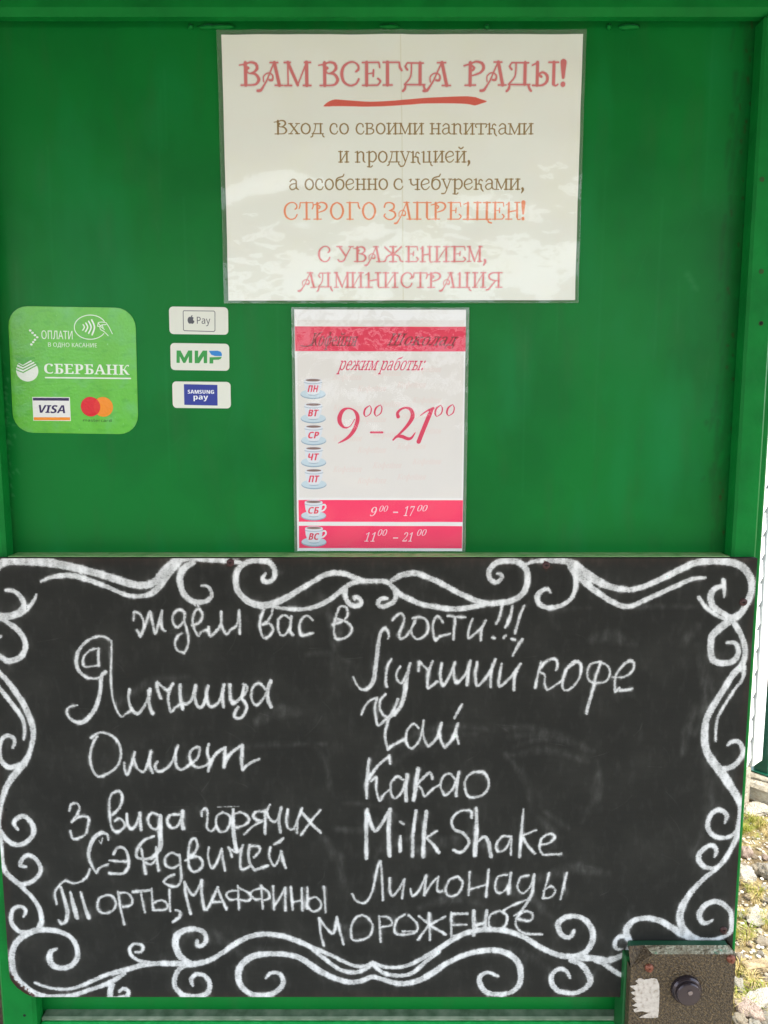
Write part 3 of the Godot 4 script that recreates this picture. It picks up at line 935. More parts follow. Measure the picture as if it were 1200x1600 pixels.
func make_chalkboard() -> void:
	var bw := 951.0
	var bh := 590.5
	var s := 1.9
	var w := int(bw * s)
	var h := int(bh * s)
	var vine := Ink.new(w, h, s)
	var text := Ink.new(w, h, s)
	var faint := Ink.new(w, h, s)
	var ink: Ink = vine
	var c := func(t: String) -> void: ink.stroke(numbers(t), true, 4.2 if ink == vine else 2.2)
	# top left ribbon
	c.call("11.8 21.3 9.2 23.7 7.7 10 34.9 3.7 10 55.3 3.7 10.7 83.4 5.3 10.8 111.3 10.9 10 142.3 18.9 9.2 171.7 28.5 10 188.8 33.3 9.3 202.9 33.3 9.3 213.4 28.5 10 220.7 21.3 11.5 228.9 12.5 11.5 238.6 4.5 10.7 248.1 1.3 7.7 259.1 0.5 6.9 278.6 2.1 6.1 298.2 2.9 6.1 312.2 4.5 5.4 323.9 6.9 3.8")
	c.call("72.6 29.3 3.1 85.5 23.7 5.4 104.5 21.3 6.9 123.2 24.5 6.9 147.9 33.3 6.2 167.9 42.2 5.4 178.8 46.2 5.4 191.3 47.8 5.4 204 45.4 6.9 213.7 39 8.5 223.6 26.9 9.2 233.5 14.1 9.2 243.2 6.1 5.4")
	c.call("260.5 5.3 6.9 250.1 10.9 8.5 244.3 20.5 8.5 243.2 30.1 8.5 246.7 43 7.7 254.2 51.9 7 264.4 55.1 7 274.7 53.5 6.2 281.2 47.8 5.4 280.6 39.8 4.6 276.8 34.9 3.9 269.8 34.1 3.1")
	c.call("117.7 8.5 2.3 118.9 15.7 1.5 123.4 19.7 1.2")
	# top middle scroll
	c.call("348.8 18.9 3.1 344.7 24.5 4.6 346.2 28.5 6.2 352.5 29.3 6.2 358.9 23.7 6.2 359.8 14.1 6.9 354.5 6.1 6.9 345.2 2.9 6.9 331 3.7 6.9 320 8.5 6.9 313.5 17.3 7.7 311.7 26.9 7.7 312.9 38.1 7.7 319 47.8 7.7 329.9 55.9 8.5 344 59.1 9.3 359.9 55.9 9.3 375.8 47.8 7.7 391.7 38.1 6.9 407.5 28.5 6.2 421.8 20.5 6.9 434.3 18.1 6.9 446.9 19.7 6.9 459.4 24.5 6.2 468.1 27.7 4.6")
	c.call("356.6 60.7 4.6 367.6 62.4 4.6 383.4 64 5.4 399.2 63.2 5.4 415.1 58.3 6.2 427.8 51 6.2 438.9 42.2 6.2 446.8 35.7 6.2 455.5 30.9 6.2 466.5 28.5 6.2 478.3 28.5 6.2 492.4 28.5 6.2 501.1 32.5 5.4 507.4 41.4 6.2 508.2 49.4 6.2 502.7 56.7 6.2 491.6 60.7 6.2 486.1 56.7 6.2 489.3 51 5.4 497.2 50.2 4.6")
	c.call("447.6 34.9 6.2 445.9 44.6 6.2 449.8 55.9 6.2 457.7 59.9 6.2 464.8 58.3 5.4 465.6 52.7 5.4 461.7 48.6 4.6 456.2 47.8 3.9 457.7 51.9 3.1")
	c.call("500.3 30.1 4.6 509.7 23.7 6.9 520.7 19.7 7.7 533.3 18.9 7.7 547.4 23.7 6.9 564.8 31.7 6.9 582.2 41.4 6.9 596.5 48.6 7 610.8 54.3 7 623.4 56.7 7 636 55.9 7.7 650.2 53.5 7.7 662.6 46.2 7.7 668.7 34.9 7.7 669.9 20.5 7.7 664.9 9.3 7.7 653.8 3.7 7.7 641.3 2.9 7.7 630.4 6.1 6.9 623.4 13.3 6.9 622 20.5 6.2 626.1 28.5 6.2 633.9 29.3 5.4 638.6 23.7 5.4 636.9 19.7 4.6 633 18.9 3.8")
	c.call("505 34.9 4.6 514.5 45.4 6.9 527.1 51.9 7 539.8 57.5 6.2 557.2 60.7 7 573 63.2 7 588.8 63.2 7 604.5 60.7 7 618.7 57.5 5.4")
	# top right ribbon
	c.call("667.2 7.7 3.8 674.2 4.5 4.6 686.7 2.9 6.1 702.4 2.9 6.9 716.5 3.7 8.4 727.6 8.5 10.8 738.9 17.3 11.5 755 27.7 10.8 769.4 34.9 8.5 783.7 38.1 7.7 799.5 39 6.9 818.1 33.3 6.9 839.6 22.9 7.7 858 13.3 8.5 873.3 6.1 8.4 888.8 3.7 9.2 909.2 3.7 9.2 925.1 6.9 9.2 936.5 14.1 9.2 943.5 25.3 9.2 945.7 36.5 8.5 943.4 49.4 8.5 935.1 68 8.5 922.9 77 10.9 910.8 86.7 10.1 901.1 96.5 9.3 899.3 107.2 8.6 899.9 117.9 7.8 903.7 129.4 7.8 913.5 132.7 7.8 924.6 131.9 7.8 931.5 126.9 7.8 934.2 119.5 7 933 112.1 6.2 928.6 106.4 5.5 919.1 106.4 3.9")
	c.call("721.4 10.9 6.1 728.1 22.1 6.2 729.3 34.9 5.4 725.7 47.8 5.4 718.1 55.9 5.4 707.2 60.7 6.2 694.6 61.6 6.2 685 56.7 7 682.4 47.8 7.7 687.7 40.6 6.2 694.7 38.1 4.6 698.8 43 3.1")
	c.call("729.5 18.9 6.9 742.5 31.7 8.5 757.1 43 7.7 773.3 53.5 7 787.7 59.9 7 798.8 59.9 6.2 812.7 53.5 6.2 828.1 46.2 6.2 845.1 38.1 6.2 862 30.1 6.2 874.3 25.3 5.4 888.4 24.5 3.8")
	c.call("910.6 26.9 5.4 911.9 36.5 5.4 912.6 48.6 2.7")
	c.call("911.8 34.9 5.4 903.2 36.5 6.2 897.2 41.4 7.7 896.1 50.2 8.5 899 59.1 7.7 906.5 65.6 7 914.6 70.5 7 921.3 75.3 9.3")
	c.call("881.1 48.6 4.6 887.1 57.5 4.6 895.4 65.6 4.6 905.3 72.1 4.7 916.6 77 4.7")
	# right vine
	c.call("923.8 78.6 7 931.5 88.4 7 937.8 99.8 7 941.7 111.3 7 942.4 123.6 7 939.2 136 7.8 929.5 147.6 8.6 918.6 166.7 7.9 907.7 186.8 8.7 899.2 206.9 8.7 897.9 227.2 9.5 901.3 245.9 9.5 909.4 260.4 11.1 922.5 276.7 12 934.1 293.9 10.4 943.1 307.7 9.6 948.7 319.8 7.2 949.5 332.9 7.2 948.8 348.6 8 946.4 363.5 7.3 942.3 376.7 6.5 933.4 394.4 7.3 924.2 406.8 6.5 910 419.3 6.5 899 431.8 7.3 890.5 443.4 8.1 882.9 457.8 9 879.5 473.1 9.8 882.8 488.5 9.8 890 498.5 9.8 902.2 506.7 9 914.8 507.7 6.6 928.2 506.7 5.7 940.5 502.2 5.7 947.5 494 6.6 947.6 480.4 6.5 944.3 466.8 6.5 935.4 457.8 7.3 924.3 453.3 7.3 912.1 457.8 7.3 905.2 468.6 8.2 905.6 477.7 7.4 911.8 484 6.6 918.4 482.2 4.9 922.4 479.5 3.3")
	c.call("943.3 137.7 4.7 941.8 152.6 4.7 933.7 165 3.9 922.8 184.3 3.9 914.2 201.9 3.9 912 219.6 4 912.8 234.8 2.4")
	c.call("918.2 271.5 7.2 930.3 270.7 7.2 941.3 263.8 7.2 947.8 251 6.4 945.5 239.9 6.3 939.5 234.8 6.3 932.3 235.7 5.5 927.7 239.9 4")
	c.call("947.5 354.7 6.4 939 362.6 5.6 927.6 365.3 5.6 916.7 361.8 6.4 909.6 353 7.2 909 341.6 6.4 913.4 332 6.4 921.3 326.8 6.4 929.7 330.3 6.4 932.4 335.5 5.6 930.5 345.1 3.2")
	c.call("924.2 406.8 5.7 915.9 406.8 5.7 907.5 405 6.5 900.5 397 7.3 900 388.2 7.3 905.4 380.2 6.5 914.1 375 5.7 920.1 378.5 6.5 922.1 383.8 5.7 920 390.8 4")
	c.call("896.3 505.8 8.2 881.6 498.5 9.8 864.3 486.7 8.2 850.6 479.5 8.2 833.8 476.8 7.4 819.8 480.4 7.4 811.8 489.4 9 810.5 498.5 9 816 509.5 8.2")
	c.call("810.6 502.2 6.6 801.5 503.1 5.7 796.7 509.5 5.8 797 517.7 5.8 800.5 521.4 4.1 806.3 520.4 2.5")
	# bottom right vine
	c.call("815.4 516.8 5.8 813.2 524.1 6.6 808.4 528.7 7.4 797.6 534.2 8.2 785.1 537 9.1 769.9 534.2 9.1 754.7 533.3 9.1 739.5 531.4 8.2 726.9 530.5 8.2 711.6 525 7.4 693.7 515 7.4 681.7 506.7 7.4 671.6 501.3 7.4 653 494.9 7.4 627.9 493.1 7.4 604.5 496.7 7.4 586.2 505.8 7.4 567 519.5 7.4 548.7 531.4 6.6 529.4 542.5 5.8 512.5 547.1 5 494 546.2 5 478.8 539.7 4.9")
	c.call("771.7 537 7.4 781.9 541.6 5.8 790.6 548 6.6 801 555.4 6.6 809.6 560 5.8")
	c.call("742.9 531.4 6.6 757 525.9 7.4 765 515 8.2 767.1 503.1 8.2 764.1 490.4 8.2 756.2 479.5 7.4 743.5 474 6.5 730.2 475.9 7.4 721.3 484 8.2 723.3 495.8 7.4 731.1 504 6.6 738.6 503.1 5.7 741.7 494.9 4.9")
	c.call("739.7 537 7.4 752.5 542.5 7.4 761.3 553.5 8.3 766 566.5 8.3 761.2 575.8 7.5 749.6 583.2 6.6 736.1 584.1 6.6 723.3 580.4 7.5 715.4 570.2 7.5 715.1 558.2 6.6 722.4 549.8 5.8 730.8 549.8 5.8 736.1 555.4 5 738.8 561.9 4.1")
	c.call("479.7 543.4 5 494 555.4 5.8 515.1 559.1 5.8 532 554.5 5.8 548.7 538.8 5.8 565.4 524.1 6.6")
	c.call("337.8 562.8 3.3 343.9 555.4 5 354.8 555.4 5.8 360.6 564.6 6.6 357.8 575.8 7.5 345.8 585.1 7.5 330.5 587.9 7.5 313.7 583.2 7.5 303.8 571.1 8.3 301.7 555.4 9.1 307.9 541.6 9.1 321.6 531.4 9.1 342.7 527.8 7.4 365.4 528.7 7.4 384.7 534.2 8.2 405.5 549.8 9.1 426.5 561.9 7.4 447.5 568.3 7.5 464.4 566.5 7.4 477.1 560.9 6.6 489.8 563.7 6.6 506.7 569.3 7.5 523.6 570.2 7.5 540.4 565.6 8.3 557.3 555.4 9.1 575.7 541.6 7.4 599.1 529.6 7.4 624.2 523.2 7.4 645.2 523.2 8.2 663.9 532.4 8.2 672.6 548 8.3 673.1 569.3 7.5 663.3 582.3 6.6 646.4 586 6.6 629.4 583.2 7.5 620.8 571.1 7.5 620.6 560 6.6 630.6 554.5 5 644.2 560 3.3")
	# bottom left vine
	c.call("136.3 556.3 5.8 156.9 549.8 7.4 174 544.3 7.4 194.3 541.6 7.4 221.2 541.6 8.3 241.4 542.5 9.1 261.7 537.9 7.4 280.6 526.9 6.6 297.7 514 7.4 318.1 503.1 7.4 339.1 499.4 7.4 360 502.2 7.4 380.8 509.5 7.4 401.7 519.5 6.6 422.6 528.7 4.9 439.3 537.9 4.9 456.1 545.2 5 468.7 545.2 5 478.8 539.7 4.9")
	c.call("401.6 522.3 5.8 418.3 537 5.8 435 549.8 5.8 451.8 554.5 6.6 467 550.8 5.8 479.7 541.6 5")
	c.call("249.2 508.6 4.9 249 515.9 5.8 255.7 515.9 5.8 261 507.7 5.8 258 496.7 6.6 246.4 492.2 7.4 232.9 494 8.2 222.6 502.2 9 220.5 515 9 225 529.6 9.1 233.2 537 8.2 243.1 542.5 6.6")
	c.call("241.2 573 4.1 239 564.6 5.8 246 557.2 5.8 256.1 558.2 5.8 263.4 568.3 6.6 262.1 581.3 7.5 253.5 587.9 7.5 239.8 589.7 8.3 226.4 586 7.5 218.3 575.8 6.6 217.9 562.8 6.6 224.3 549.8 6.6 234.6 543.4 6.6")
	c.call("64.9 520.4 3.3 57.2 524.1 6.6 54.1 533.3 8.2 57.7 544.3 8.3 69.3 548 7.4 81.3 545.2 7.4 90.2 535.1 7.4 91.7 522.3 6.6 86.6 507.7 6.6 75.4 498.5 6.6 58.9 494 7.4 42.2 494 7.4 25 500.4 8.2 12.6 511.3 8.2 5.8 525.9 8.2 4.8 542.5 8.3 7.9 559.1 7.4 17.3 572 7.5 30.1 583.2 8.3 46.7 588.8 6.6 67.1 588.8 6.6 84.1 586.9 6.6 104.8 579.5 5.8 125.5 572 6.6 139.3 564.6 6.6 151.5 556.3 5")
	c.call("33.5 569.3 4.1 45.9 574.8 4.1 62.6 578.5 4.1 81.2 577.6 5 101.9 570.2 5.8 122.7 560 5.8 143.3 552.6 5.8 162 548 5.8")
	c.call("134.8 572 7.5 131.6 585.1 8.3 134.7 592.5 7.5 153.5 588.8 6.6 155.5 581.3 5.8 148.9 577.6 5 143.6 582.3 4.1")
	c.call("168 525 4.1 174.7 525 4.1 178.4 518.6 4.1 173.5 514 4.1 165.1 514 4.1 159.8 520.4 4.1 161.9 529.6 4.9 170.9 537 4.9 184.2 540.6 6.6")
	# left vine
	c.call("3.2 78.6 9.3 19.4 73.7 10.1 30.5 72.9 9.3 43.5 68 8.5 49.5 59.1 7 46.3 47.8 6.2 38.8 41.4 5.4 28.7 39.8 3.9")
	c.call("43.3 70.5 7 54.9 62.4 5.4 62.6 52.7 4.6 66.1 45.4 3.1")
	c.call("0.4 96.5 4.7 14.5 99.8 3.9 18.6 98.2 3.9")
	c.call("20.8 76.2 4.7 34.5 85.1 7 44.9 96.5 7 48.8 109.7 7 45.8 119.5 7 40.7 125.3 7.8 26.8 130.2 7.8 16.1 124.4 7 4 114.6 7")
	c.call("4.2 134.3 6.3 14.7 145.9 6.3 23.6 156.7 7.1 34.5 173.4 7.9 43.2 189.3 7.9 49.3 207.8 7.9 51.6 223 7.1 49 239.1 6.3 44.2 252.7 6.4 36.1 265.5 9.5 24.7 279.2 8.8 14 293.9 8 7.2 310.3 7.2 2.9 326.8 5.6 0.8 346 4.8 1.4 361.8 5.6 1.6 384.7 4.9 1.3 400.6 6.5 6.2 414.8 7.3 17.9 426.4 7.3 28 437.1 5.7 38.1 449.7 5.7 45.5 465 6.5 47.1 480.4 6.5 42.3 491.3 7.4")
	c.call("4.6 152.6 5.5 13.4 165.9 5.5 21.4 177.6 6.3 30.3 190.1 6.3 37.6 201.9 5.5 40.9 213.7 4.7 40.2 225.5 4 38.9 233.1 2.4")
	c.call("38.6 264.7 7.2 29.5 267.2 7.2 19.6 269.8 6.4 11.7 265.5 6.4 7.5 256.1 6.4 7.5 243.3 5.6 11.4 232.3 5.5 18.2 227.2 5.5 25.4 229.7 5.5 27.3 236.5 4.8 24.5 243.3 4")
	c.call("1.1 353.9 5.6 7.7 366.1 6.5 17.9 374.1 6.5 29.5 373.2 6.5 40.7 364.4 6.4 44.7 353 7.2 40.4 342.5 6.4 32.6 335.5 6.4 23.4 339 6.4 19.7 346 5.6 24.1 353.9 4")
	c.call("17.9 427.3 6.5 26.9 429.1 5.7 37.9 425.5 5.7 48.5 413.9 5.7 49.2 402.4 5.7 42.4 391.7 5.7 33.5 389.1 5.7 25.6 396.2 5.7 24.3 403.3 5.7 30.8 405 4.1")
	c.call("24.1 474.9 3.3 27.1 465.9 4.9 20.8 460.5 4.9 12.3 463.2 5.7 7.5 473.1 5.7 8.4 485.8 6.6 16.9 495.8 5.7 28.6 496.7 6.6 38.9 493.1 6.6")
	ink = text
	# line one a
	c.call("184.9 68.9 3.2 185.8 66.9 3.2 192 69.7 3.2 196.4 78.6 3.2 195.6 90 3.2 191.6 98.5 3.2 188 90.3 3.2")
	c.call("184.8 70.5 2.8 184.1 77.8 2.8")
	c.call("191.6 98.5 3.4 197.7 85.1 3.4 204.7 66.9 3.4 207.4 80.2 3.4 210.4 95.2 3.4 215.3 80.2 3.4 219.8 65.9 3.4 218.2 80.2 3.4 219.7 88.4 3.4 222.8 91.6 3.4")
	c.call("245.4 80.2 3.2 238.8 86.7 3.2 233 81.9 3.2 233 71.3 3.2 239.6 64.8 3.2 247.1 67.6 3.2 247 80.2 3.2 250.5 93.3 3.2 250.8 108 3.2 245.6 119.5 3.2")
	c.call("245.6 119.5 3.2 237 116.2 3.2 234.1 107.2 3.2 237.6 98.5 3.2 243.3 94.6 3.2")
	c.call("256 84.3 3.2 266 80.6 3.2 269.8 70.5 3.2 264.9 63.2 3.2 259.2 68.9 3.2 257.2 81.9 3.2 260.8 93.3 3.2 263.9 97.4 3.2 267.5 92.5 3.2 273.9 90.3 3.2")
	c.call("276.9 86.7 3.6 276.7 93.3 3.6 278.9 97.9 3.6 286.2 91.6 3.6 292.1 81.9 3.6 292.9 67.2 3.6")
	c.call("292.2 81.9 3.4 295 90 3.4 298.8 96.2 3.4 303.7 90 3.4 311.8 83.5 3.4 315.1 65.3 3.4")
	c.call("315.1 65.3 3.4 315.4 80.2 3.4 315.2 94.9 3.4")
	# line one dots
	c.call("258.5 55.6 2.5 260.7 58.3 2.5")
	c.call("263.5 57.5 2.5 265.3 60.7 2.5")
	c.call("261.8 53.5 1.8 261 57.5 1.8")
	# line one b
	c.call("356.3 62.4 3.2 354.8 70.5 3.2 349.9 78.6 3.2 343.5 83.5 3.2")
	c.call("347.1 62.4 3.2 341.8 73.7 3.2 339.9 86.7 3.2 344.7 100.6 3.2 353.1 96.5 3.2 356.4 88.4 3.2 351.5 81.9 3.2 343.5 83.5 3.2")
	c.call("378.5 77 3.2 371.4 71.3 3.2 364.2 75.3 3.2 362.5 86.7 3.2 365.8 96.9 3.2 371.8 95.7 3.2 377 86.7 3.2 379.3 73.7 3.2")
	c.call("379.3 72.9 3.7 377.7 86.7 3.7 378.2 93.3 3.7 381.3 96.5 3.7")
	c.call("405.4 77.8 3.2 399.1 72.1 3.2 392.7 75.3 3.2 388.8 85.1 3.2 390.1 94.9 3.2 392.1 97.4 3.2 405.9 94.1 3.2")
	c.call("430.3 83.5 3.2 443.3 78.6 3.2 448.9 70.5 3.2 447.4 61.6 3.2 440.3 60.4 3.2 435.5 68.9 3.2 432.2 83.5 3.2 432.4 96.5 3.2 435.2 102.3 3.2 444.8 100.6 3.2 453.1 93.3 3.2 453.1 85.1 3.2 444.9 78.6 3.2 437 76.2 3.2")
	# line one c
	c.call("504.3 77.8 3.2 509.8 71.3 3.2 516.1 69.3 3.2 518.7 77 3.2 514.9 88.4 3.2 512.2 94.9 3.2 514.6 101.8 3.2 522.6 96.5 3.2 532 80.2 3.2")
	c.call("532 78.6 3.2 528.1 86.7 3.2 528.1 94.9 3.2 534.5 101.8 3.2 543.2 98.5 3.2 548.7 90 3.2 546.6 78.6 3.2 538.3 73.7 3.2 528.8 75.3 3.2")
	c.call("566.8 80.6 3.2 562 73.7 3.2 558.1 73.4 3.2 554.2 83.5 3.2 555.1 96.5 3.2 558 104.1 3.2 562.3 99 3.2 575.7 94.9 3.2")
	c.call("572.3 72.4 3.1 582.6 73.4 3.1 594.5 74 3.1")
	c.call("582 74.5 3.4 580.6 88.4 3.4 580.2 102.3 3.4")
	c.call("603.2 76.2 3.2 599.4 86.7 3.2 598.5 100.6 3.2 608.2 93.3 3.2 616 85.1 3.2 619.8 77.8 3.2")
	c.call("619.4 78.6 3.2 614.8 90 3.2 613.9 103.4 3.2")
	c.call("639 60.7 3.7 636.4 73.7 3.7 632.6 82.2 3.1")
	c.call("652.2 59.5 3.1 649.8 73.7 4.3 643.8 87.1 3.7")
	c.call("666.9 58.8 2.5 661.7 72.1 3.7 656.1 94.1 3.7")
	c.call("628.3 99.8 3.7 630.6 100.8 3.7")
	c.call("642 100.1 3.7 644.8 96.9 3.7")
	c.call("652 101.5 3.4 656 102.8 3.4")
	# fried eggs a
	c.call("155.6 104.7 3.1 149.5 99.8 3.1 140 98.5 3.1 127 103.4 3.7 115.3 114.9 4.3 110.8 129.4 5 112.4 141 5 121.5 150.6 3.7 130.2 152.6 3.1 137.4 151.7 3.1 142.4 148.4 3.7")
	c.call("155.6 104.7 2.6 154.5 127.7 2.6 152.9 144.3 2.6 152.7 165.9 2.6 155.3 185.9 2.6 163.1 202.2 2.6 170.6 197.3 2.6 177.5 194.3 2.6")
	c.call("146.6 143.9 5 141 150.1 5 139.3 165.9 5 134.2 184.3 5.6 127.1 197.7 5.6 116.9 208.1 6.3 108.8 210.3 5 99.4 205.2 3.8 95 196 3.1 98.6 189.6 3.1 108.7 187.6 2.5")
	c.call("139.3 113.8 3.7 138.4 124.4 3.7 138.5 136 3.7")
	c.call("139.3 113.8 2.6 129.6 115.4 2.6 121.3 123.1 2.6 118.5 131 2.6 120.9 137.3 2.6 138.2 135.7 2.6")
	c.call("175.1 166.7 3.7 173.4 177.6 3.8 176.5 191 3.8 183.4 198.9 3.8 190.1 192.6 3.8 197 180.9 3.8 201.1 165.9 3.7")
	c.call("199.4 168.4 4.4 198.9 182.6 4.4 200.5 192.6 4.4 203 198.5 4.4")
	c.call("209.9 159.2 4.1 211.1 169.2 4.1 214 178.4 4.1")
	c.call("210.7 157.6 3.7 216.9 163.4 3.7 222.3 168.4 3.8 226.5 164.2 3.7 229.9 159.2 3.7")
	c.call("226.8 164.2 3.4 223.7 175.9 3.4 224 187.6 3.4 226.2 196 3.5 232.8 189.3 3.4 238.6 185.9 3.4")
	# fried eggs b
	c.call("239.1 160.9 4.4 238.6 175.9 4.4 240.8 191.8 4.4")
	c.call("241.8 184.3 3.8 246.6 185.9 3.8 253.2 179.2 3.8 257.8 161.7 3.7")
	c.call("258.3 161.7 4.1 256.6 175.9 4.1 258.6 185.9 4.1 262.5 190.5 4.1 268.3 184.3 4.1 273.8 162.5 4.1")
	c.call("271.9 172.5 3.8 272.4 182.6 3.8 275.4 188.8 3.8 281.9 187.6 3.8 288.6 179.2 3.8 294.2 160 3.7")
	c.call("293 164.2 4.1 291 177.6 4.1 292.3 189.6 4.1")
	c.call("301.1 160.9 4.4 300.8 172.5 4.4 303.7 185.1 4.4 311 180.9 4.4 316 174.2 4.4 319.5 160.9 4.4")
	c.call("317.9 160 3.7 322.6 163.4 3.7 320 172.5 3.8 314.3 177.6 3.8 319 182.6 3.8 321.5 191 3.8 315.3 203.1 3.8 307.2 204.1 3.8 305.4 199.4 3.8 310.8 189.3 3.8")
	c.call("345.3 166.7 3.4 340.3 160 3.4 334.7 159.2 3.4 328.7 165.9 3.4 327.9 179.2 3.4 333.3 187.6 3.4 341.5 180.1 3.4 348.2 167.5 3.4 352.4 156.7 3.4")
	c.call("352.4 155.9 5 348.2 166.7 5 347.9 179.2 5.6 352.2 189.6 5")
	# omelette
	c.call("124.3 230.2 3.5 132.7 224.2 3.5 142.8 223.8 3.5 154.6 231.2 3.5 160.5 242.9 3.5 159.3 260 3.5 150.6 272.8 3.5 133.9 281.8 3.5 126 277.5 3.5 121.7 262.1 3.5 122.7 247.2 3.5 128.2 233.4 3.5 132.1 228.5 3.5")
	c.call("164.3 263.2 3.2 164.8 273.9 3.2 167.6 279.7 3.2 173.3 266.4 3.2 178.4 249.3 3.2")
	c.call("176.9 257.8 3.5 180.8 270.7 3.5 188.7 275.4 3.5 194.7 262.1 3.5 199.4 247.2 3.5")
	c.call("197.7 253.6 3.8 196.6 266.4 3.8 199.7 276.7 3.8")
	c.call("206.3 262.1 3.8 203.2 268.5 3.8 207.4 275.4 3.8 217.7 271.1 3.8 226.3 260 3.8 233.4 240.8 3.8")
	c.call("229.5 253.6 3.8 230.1 266.8 3.8 236 272.8 3.8 244.2 268.5 3.8")
	c.call("244.2 268.5 3.5 257.8 256.8 3.5 260.3 242.9 3.5 251.5 245.5 3.5 247.1 254.6 3.5 252 266.8 3.5 260.4 269.6 3.5 270.7 265.3 3.5")
	c.call("272.5 238.7 3.8 270.2 249.3 3.8 272.9 261 3.8 270.5 274.5 3.8")
	c.call("271.7 268.5 4.1 281.3 251.4 4.1 293.2 243.3 4.1")
	c.call("292.6 244 4.1 290.9 269.6 4.1")
	c.call("291 267.5 4.1 299.5 251.4 4.1 314.4 239.7 4.1")
	c.call("315 240.8 4.4 313.1 257.8 4.4 314.2 272.4 4.4")
	c.call("314.2 272.4 3.8 323.5 264.2 3.8 335.4 258.3 3.8")
	# best coffee
	c.call("498.4 101.5 2.5 500 97 2.5 495 87.2 3.1 489 94.9 4.3 486 115.4 5.6 483 140.1 5.6 480 156.7 5.6 474 165 5 466 167.1 3.1 459 159.8 3.1 455.6 150.5 2.5")
	c.call("503 127.7 2.5 497.6 138.1 3.1 496 154.6 3.7 497.6 163.4 3.7")
	c.call("513.9 137 3.1 509.6 144.3 3.1 510 153.6 3.1 515.6 158.8 3.1 522.4 145.3 3.1 526.3 132.9 3.1")
	c.call("525.9 133.5 3.7 523 148.4 4.4 521 167.1 4.4 516.1 185.9 5 506.1 200.6 4.4")
	c.call("536.9 143.2 2.8 537.3 133.9 2.8 537.8 130.2 2.8 545.9 139.1 2.8 550.3 141.2 2.8 554.2 129.8 2.8")
	c.call("553.4 131.9 3.7 548.9 146.3 3.7 548 158.8 3.7 548.7 165.5 3.7 560 156.7 3.7")
	c.call("565.8 132.9 3.7 563.9 146.3 3.7 566 159.8 3.7 569 160.9 3.7 576.9 146.3 3.7 582.1 131.9 3.7")
	c.call("580.2 140.1 3.7 582 154.6 3.7 585.6 158.4 3.7 595.9 146.3 3.7 601.6 129.4 3.7")
	c.call("600.7 132.9 4 598.3 148.4 4.1 597.1 161.3 4.1")
	c.call("609.6 131.5 3.7 607.8 146.3 3.7 610.1 161.9 3.7 618 155.1 3.7 627.7 140.1 3.7 632.5 127.7 3.7")
	c.call("629.2 133.9 3.7 627.1 148.4 3.7 627.1 163.4 3.7")
	c.call("640.5 133.5 3.7 637.9 148.4 3.7 638.1 163 3.7 649.9 153 3.7 658.1 142.2 3.7 663.9 133.5 3.7")
	c.call("661.6 137 4 656.9 150.5 4.1 656.2 167.1 4.1")
	c.call("665.1 102.1 3.7 659 112.3 4.3 653.7 123.2 2.5")
	# coffee word
	c.call("689 130.7 2.5 685.9 147.8 3.1 682.7 164.6 3.7")
	c.call("686.3 143.1 3.4 695.3 130.7 3.4 706.3 127 3.4 709.7 132.9 3.4 708.2 141.8 3.4")
	c.call("686.7 144.4 2.8 694.3 147.8 2.8 694.6 159 2.8 698.1 166.9 2.8 707 161.8 2.8 716.1 155.3 2.8")
	c.call("724.2 137 4.4 731.2 130.7 5 738.5 133.3 3.7 739.7 144.1 3.1 733.9 159 3.1 723.4 167.8 3.1 717 164.6 3.1 717.8 151.5 3.7")
	c.call("717.8 151.5 3.4 721.6 140.3 3.4 729.5 133.8 3.4")
	c.call("761.7 131.1 3 751.4 133.8 3 747.1 144.1 3 750.3 155.3 3 759.1 158.5 3 771.6 155.6 3 775.8 144.1 3 771.2 135.1 3 763.5 132 3")
	c.call("763.9 131.1 3.1 758.7 147.8 3.1 754.5 170.3 3.8 750.2 187.2 4.4 748.2 198.1 3.8")
	c.call("779 150.8 2.5 793 150.6 2.8 803.5 143.1 2.8 805.2 132.5 3.1 798.4 129.6 4.4 787.6 140.3 3.1 782.6 151.5 3.1 782.5 168.4 3.1")
	c.call("783 170.3 3.1 788.2 164.6 3.1")
	c.call("789.7 168 4.4 797.3 167.4 3.7 804.8 165.6 2.5")
	# tea
	c.call("465.3 199.7 3.1 470.8 187.3 3.1 478.5 179.7 3.1 485.4 178.1 3.1")
	c.call("485.4 177.7 3.4 482.3 189.7 3.4 483.1 202.6 3.5 486.6 213.9 3.5 494.2 207.4 3.5")
	c.call("494.2 207.4 3.8 503.9 197.7 3.8 511.1 179.7 3.8")
	c.call("496.2 172.9 3.1 489.6 180.1 3.1 488.5 191.3 3.1 493.1 200.2 3.1 500 203.9 3.1")
	c.call("520.3 160.9 5 518.5 176.9 5 513.1 191.3 4.4 502.4 202.6 3.8")
	c.call("500.8 203.4 3.5 497 213.9 3.5 495.4 228.5 3.5 498.2 245.1 3.5")
	c.call("498.2 245.6 3.8 506.3 239.1 3.8 520.2 231.7 3.8")
	c.call("537.5 217.5 3.1 531.3 211.5 3.1 523.3 220.4 3.1 521.8 235 3.2 528 244.3 3.2 537.3 235.8 3.2 541.8 222 3.1 543.6 207.4 3.1")
	c.call("542.6 222 3.1 545 233.4 3.2 550 241.8 3.2")
	c.call("550 241.8 3.8 560.5 230.1 3.8 566.2 210.7 3.8")
	c.call("563.8 222 3.1 565.5 233.4 3.2 570.7 243.5 3.2")
	c.call("570.7 243.5 3.8 580.6 230.1 3.8 586.6 211.5 3.8")
	c.call("585.4 213.9 3.1 585.2 225.2 3.1 588.1 238.2 3.2")
	c.call("591.6 186.2 2.5 587.1 194.5 4.4 582.2 204.5 3.1")
	# cocoa
	c.call("474.9 257.8 3.2 472.9 274.1 4.4 471.5 294.7 4.5 471.8 311.2 3.2")
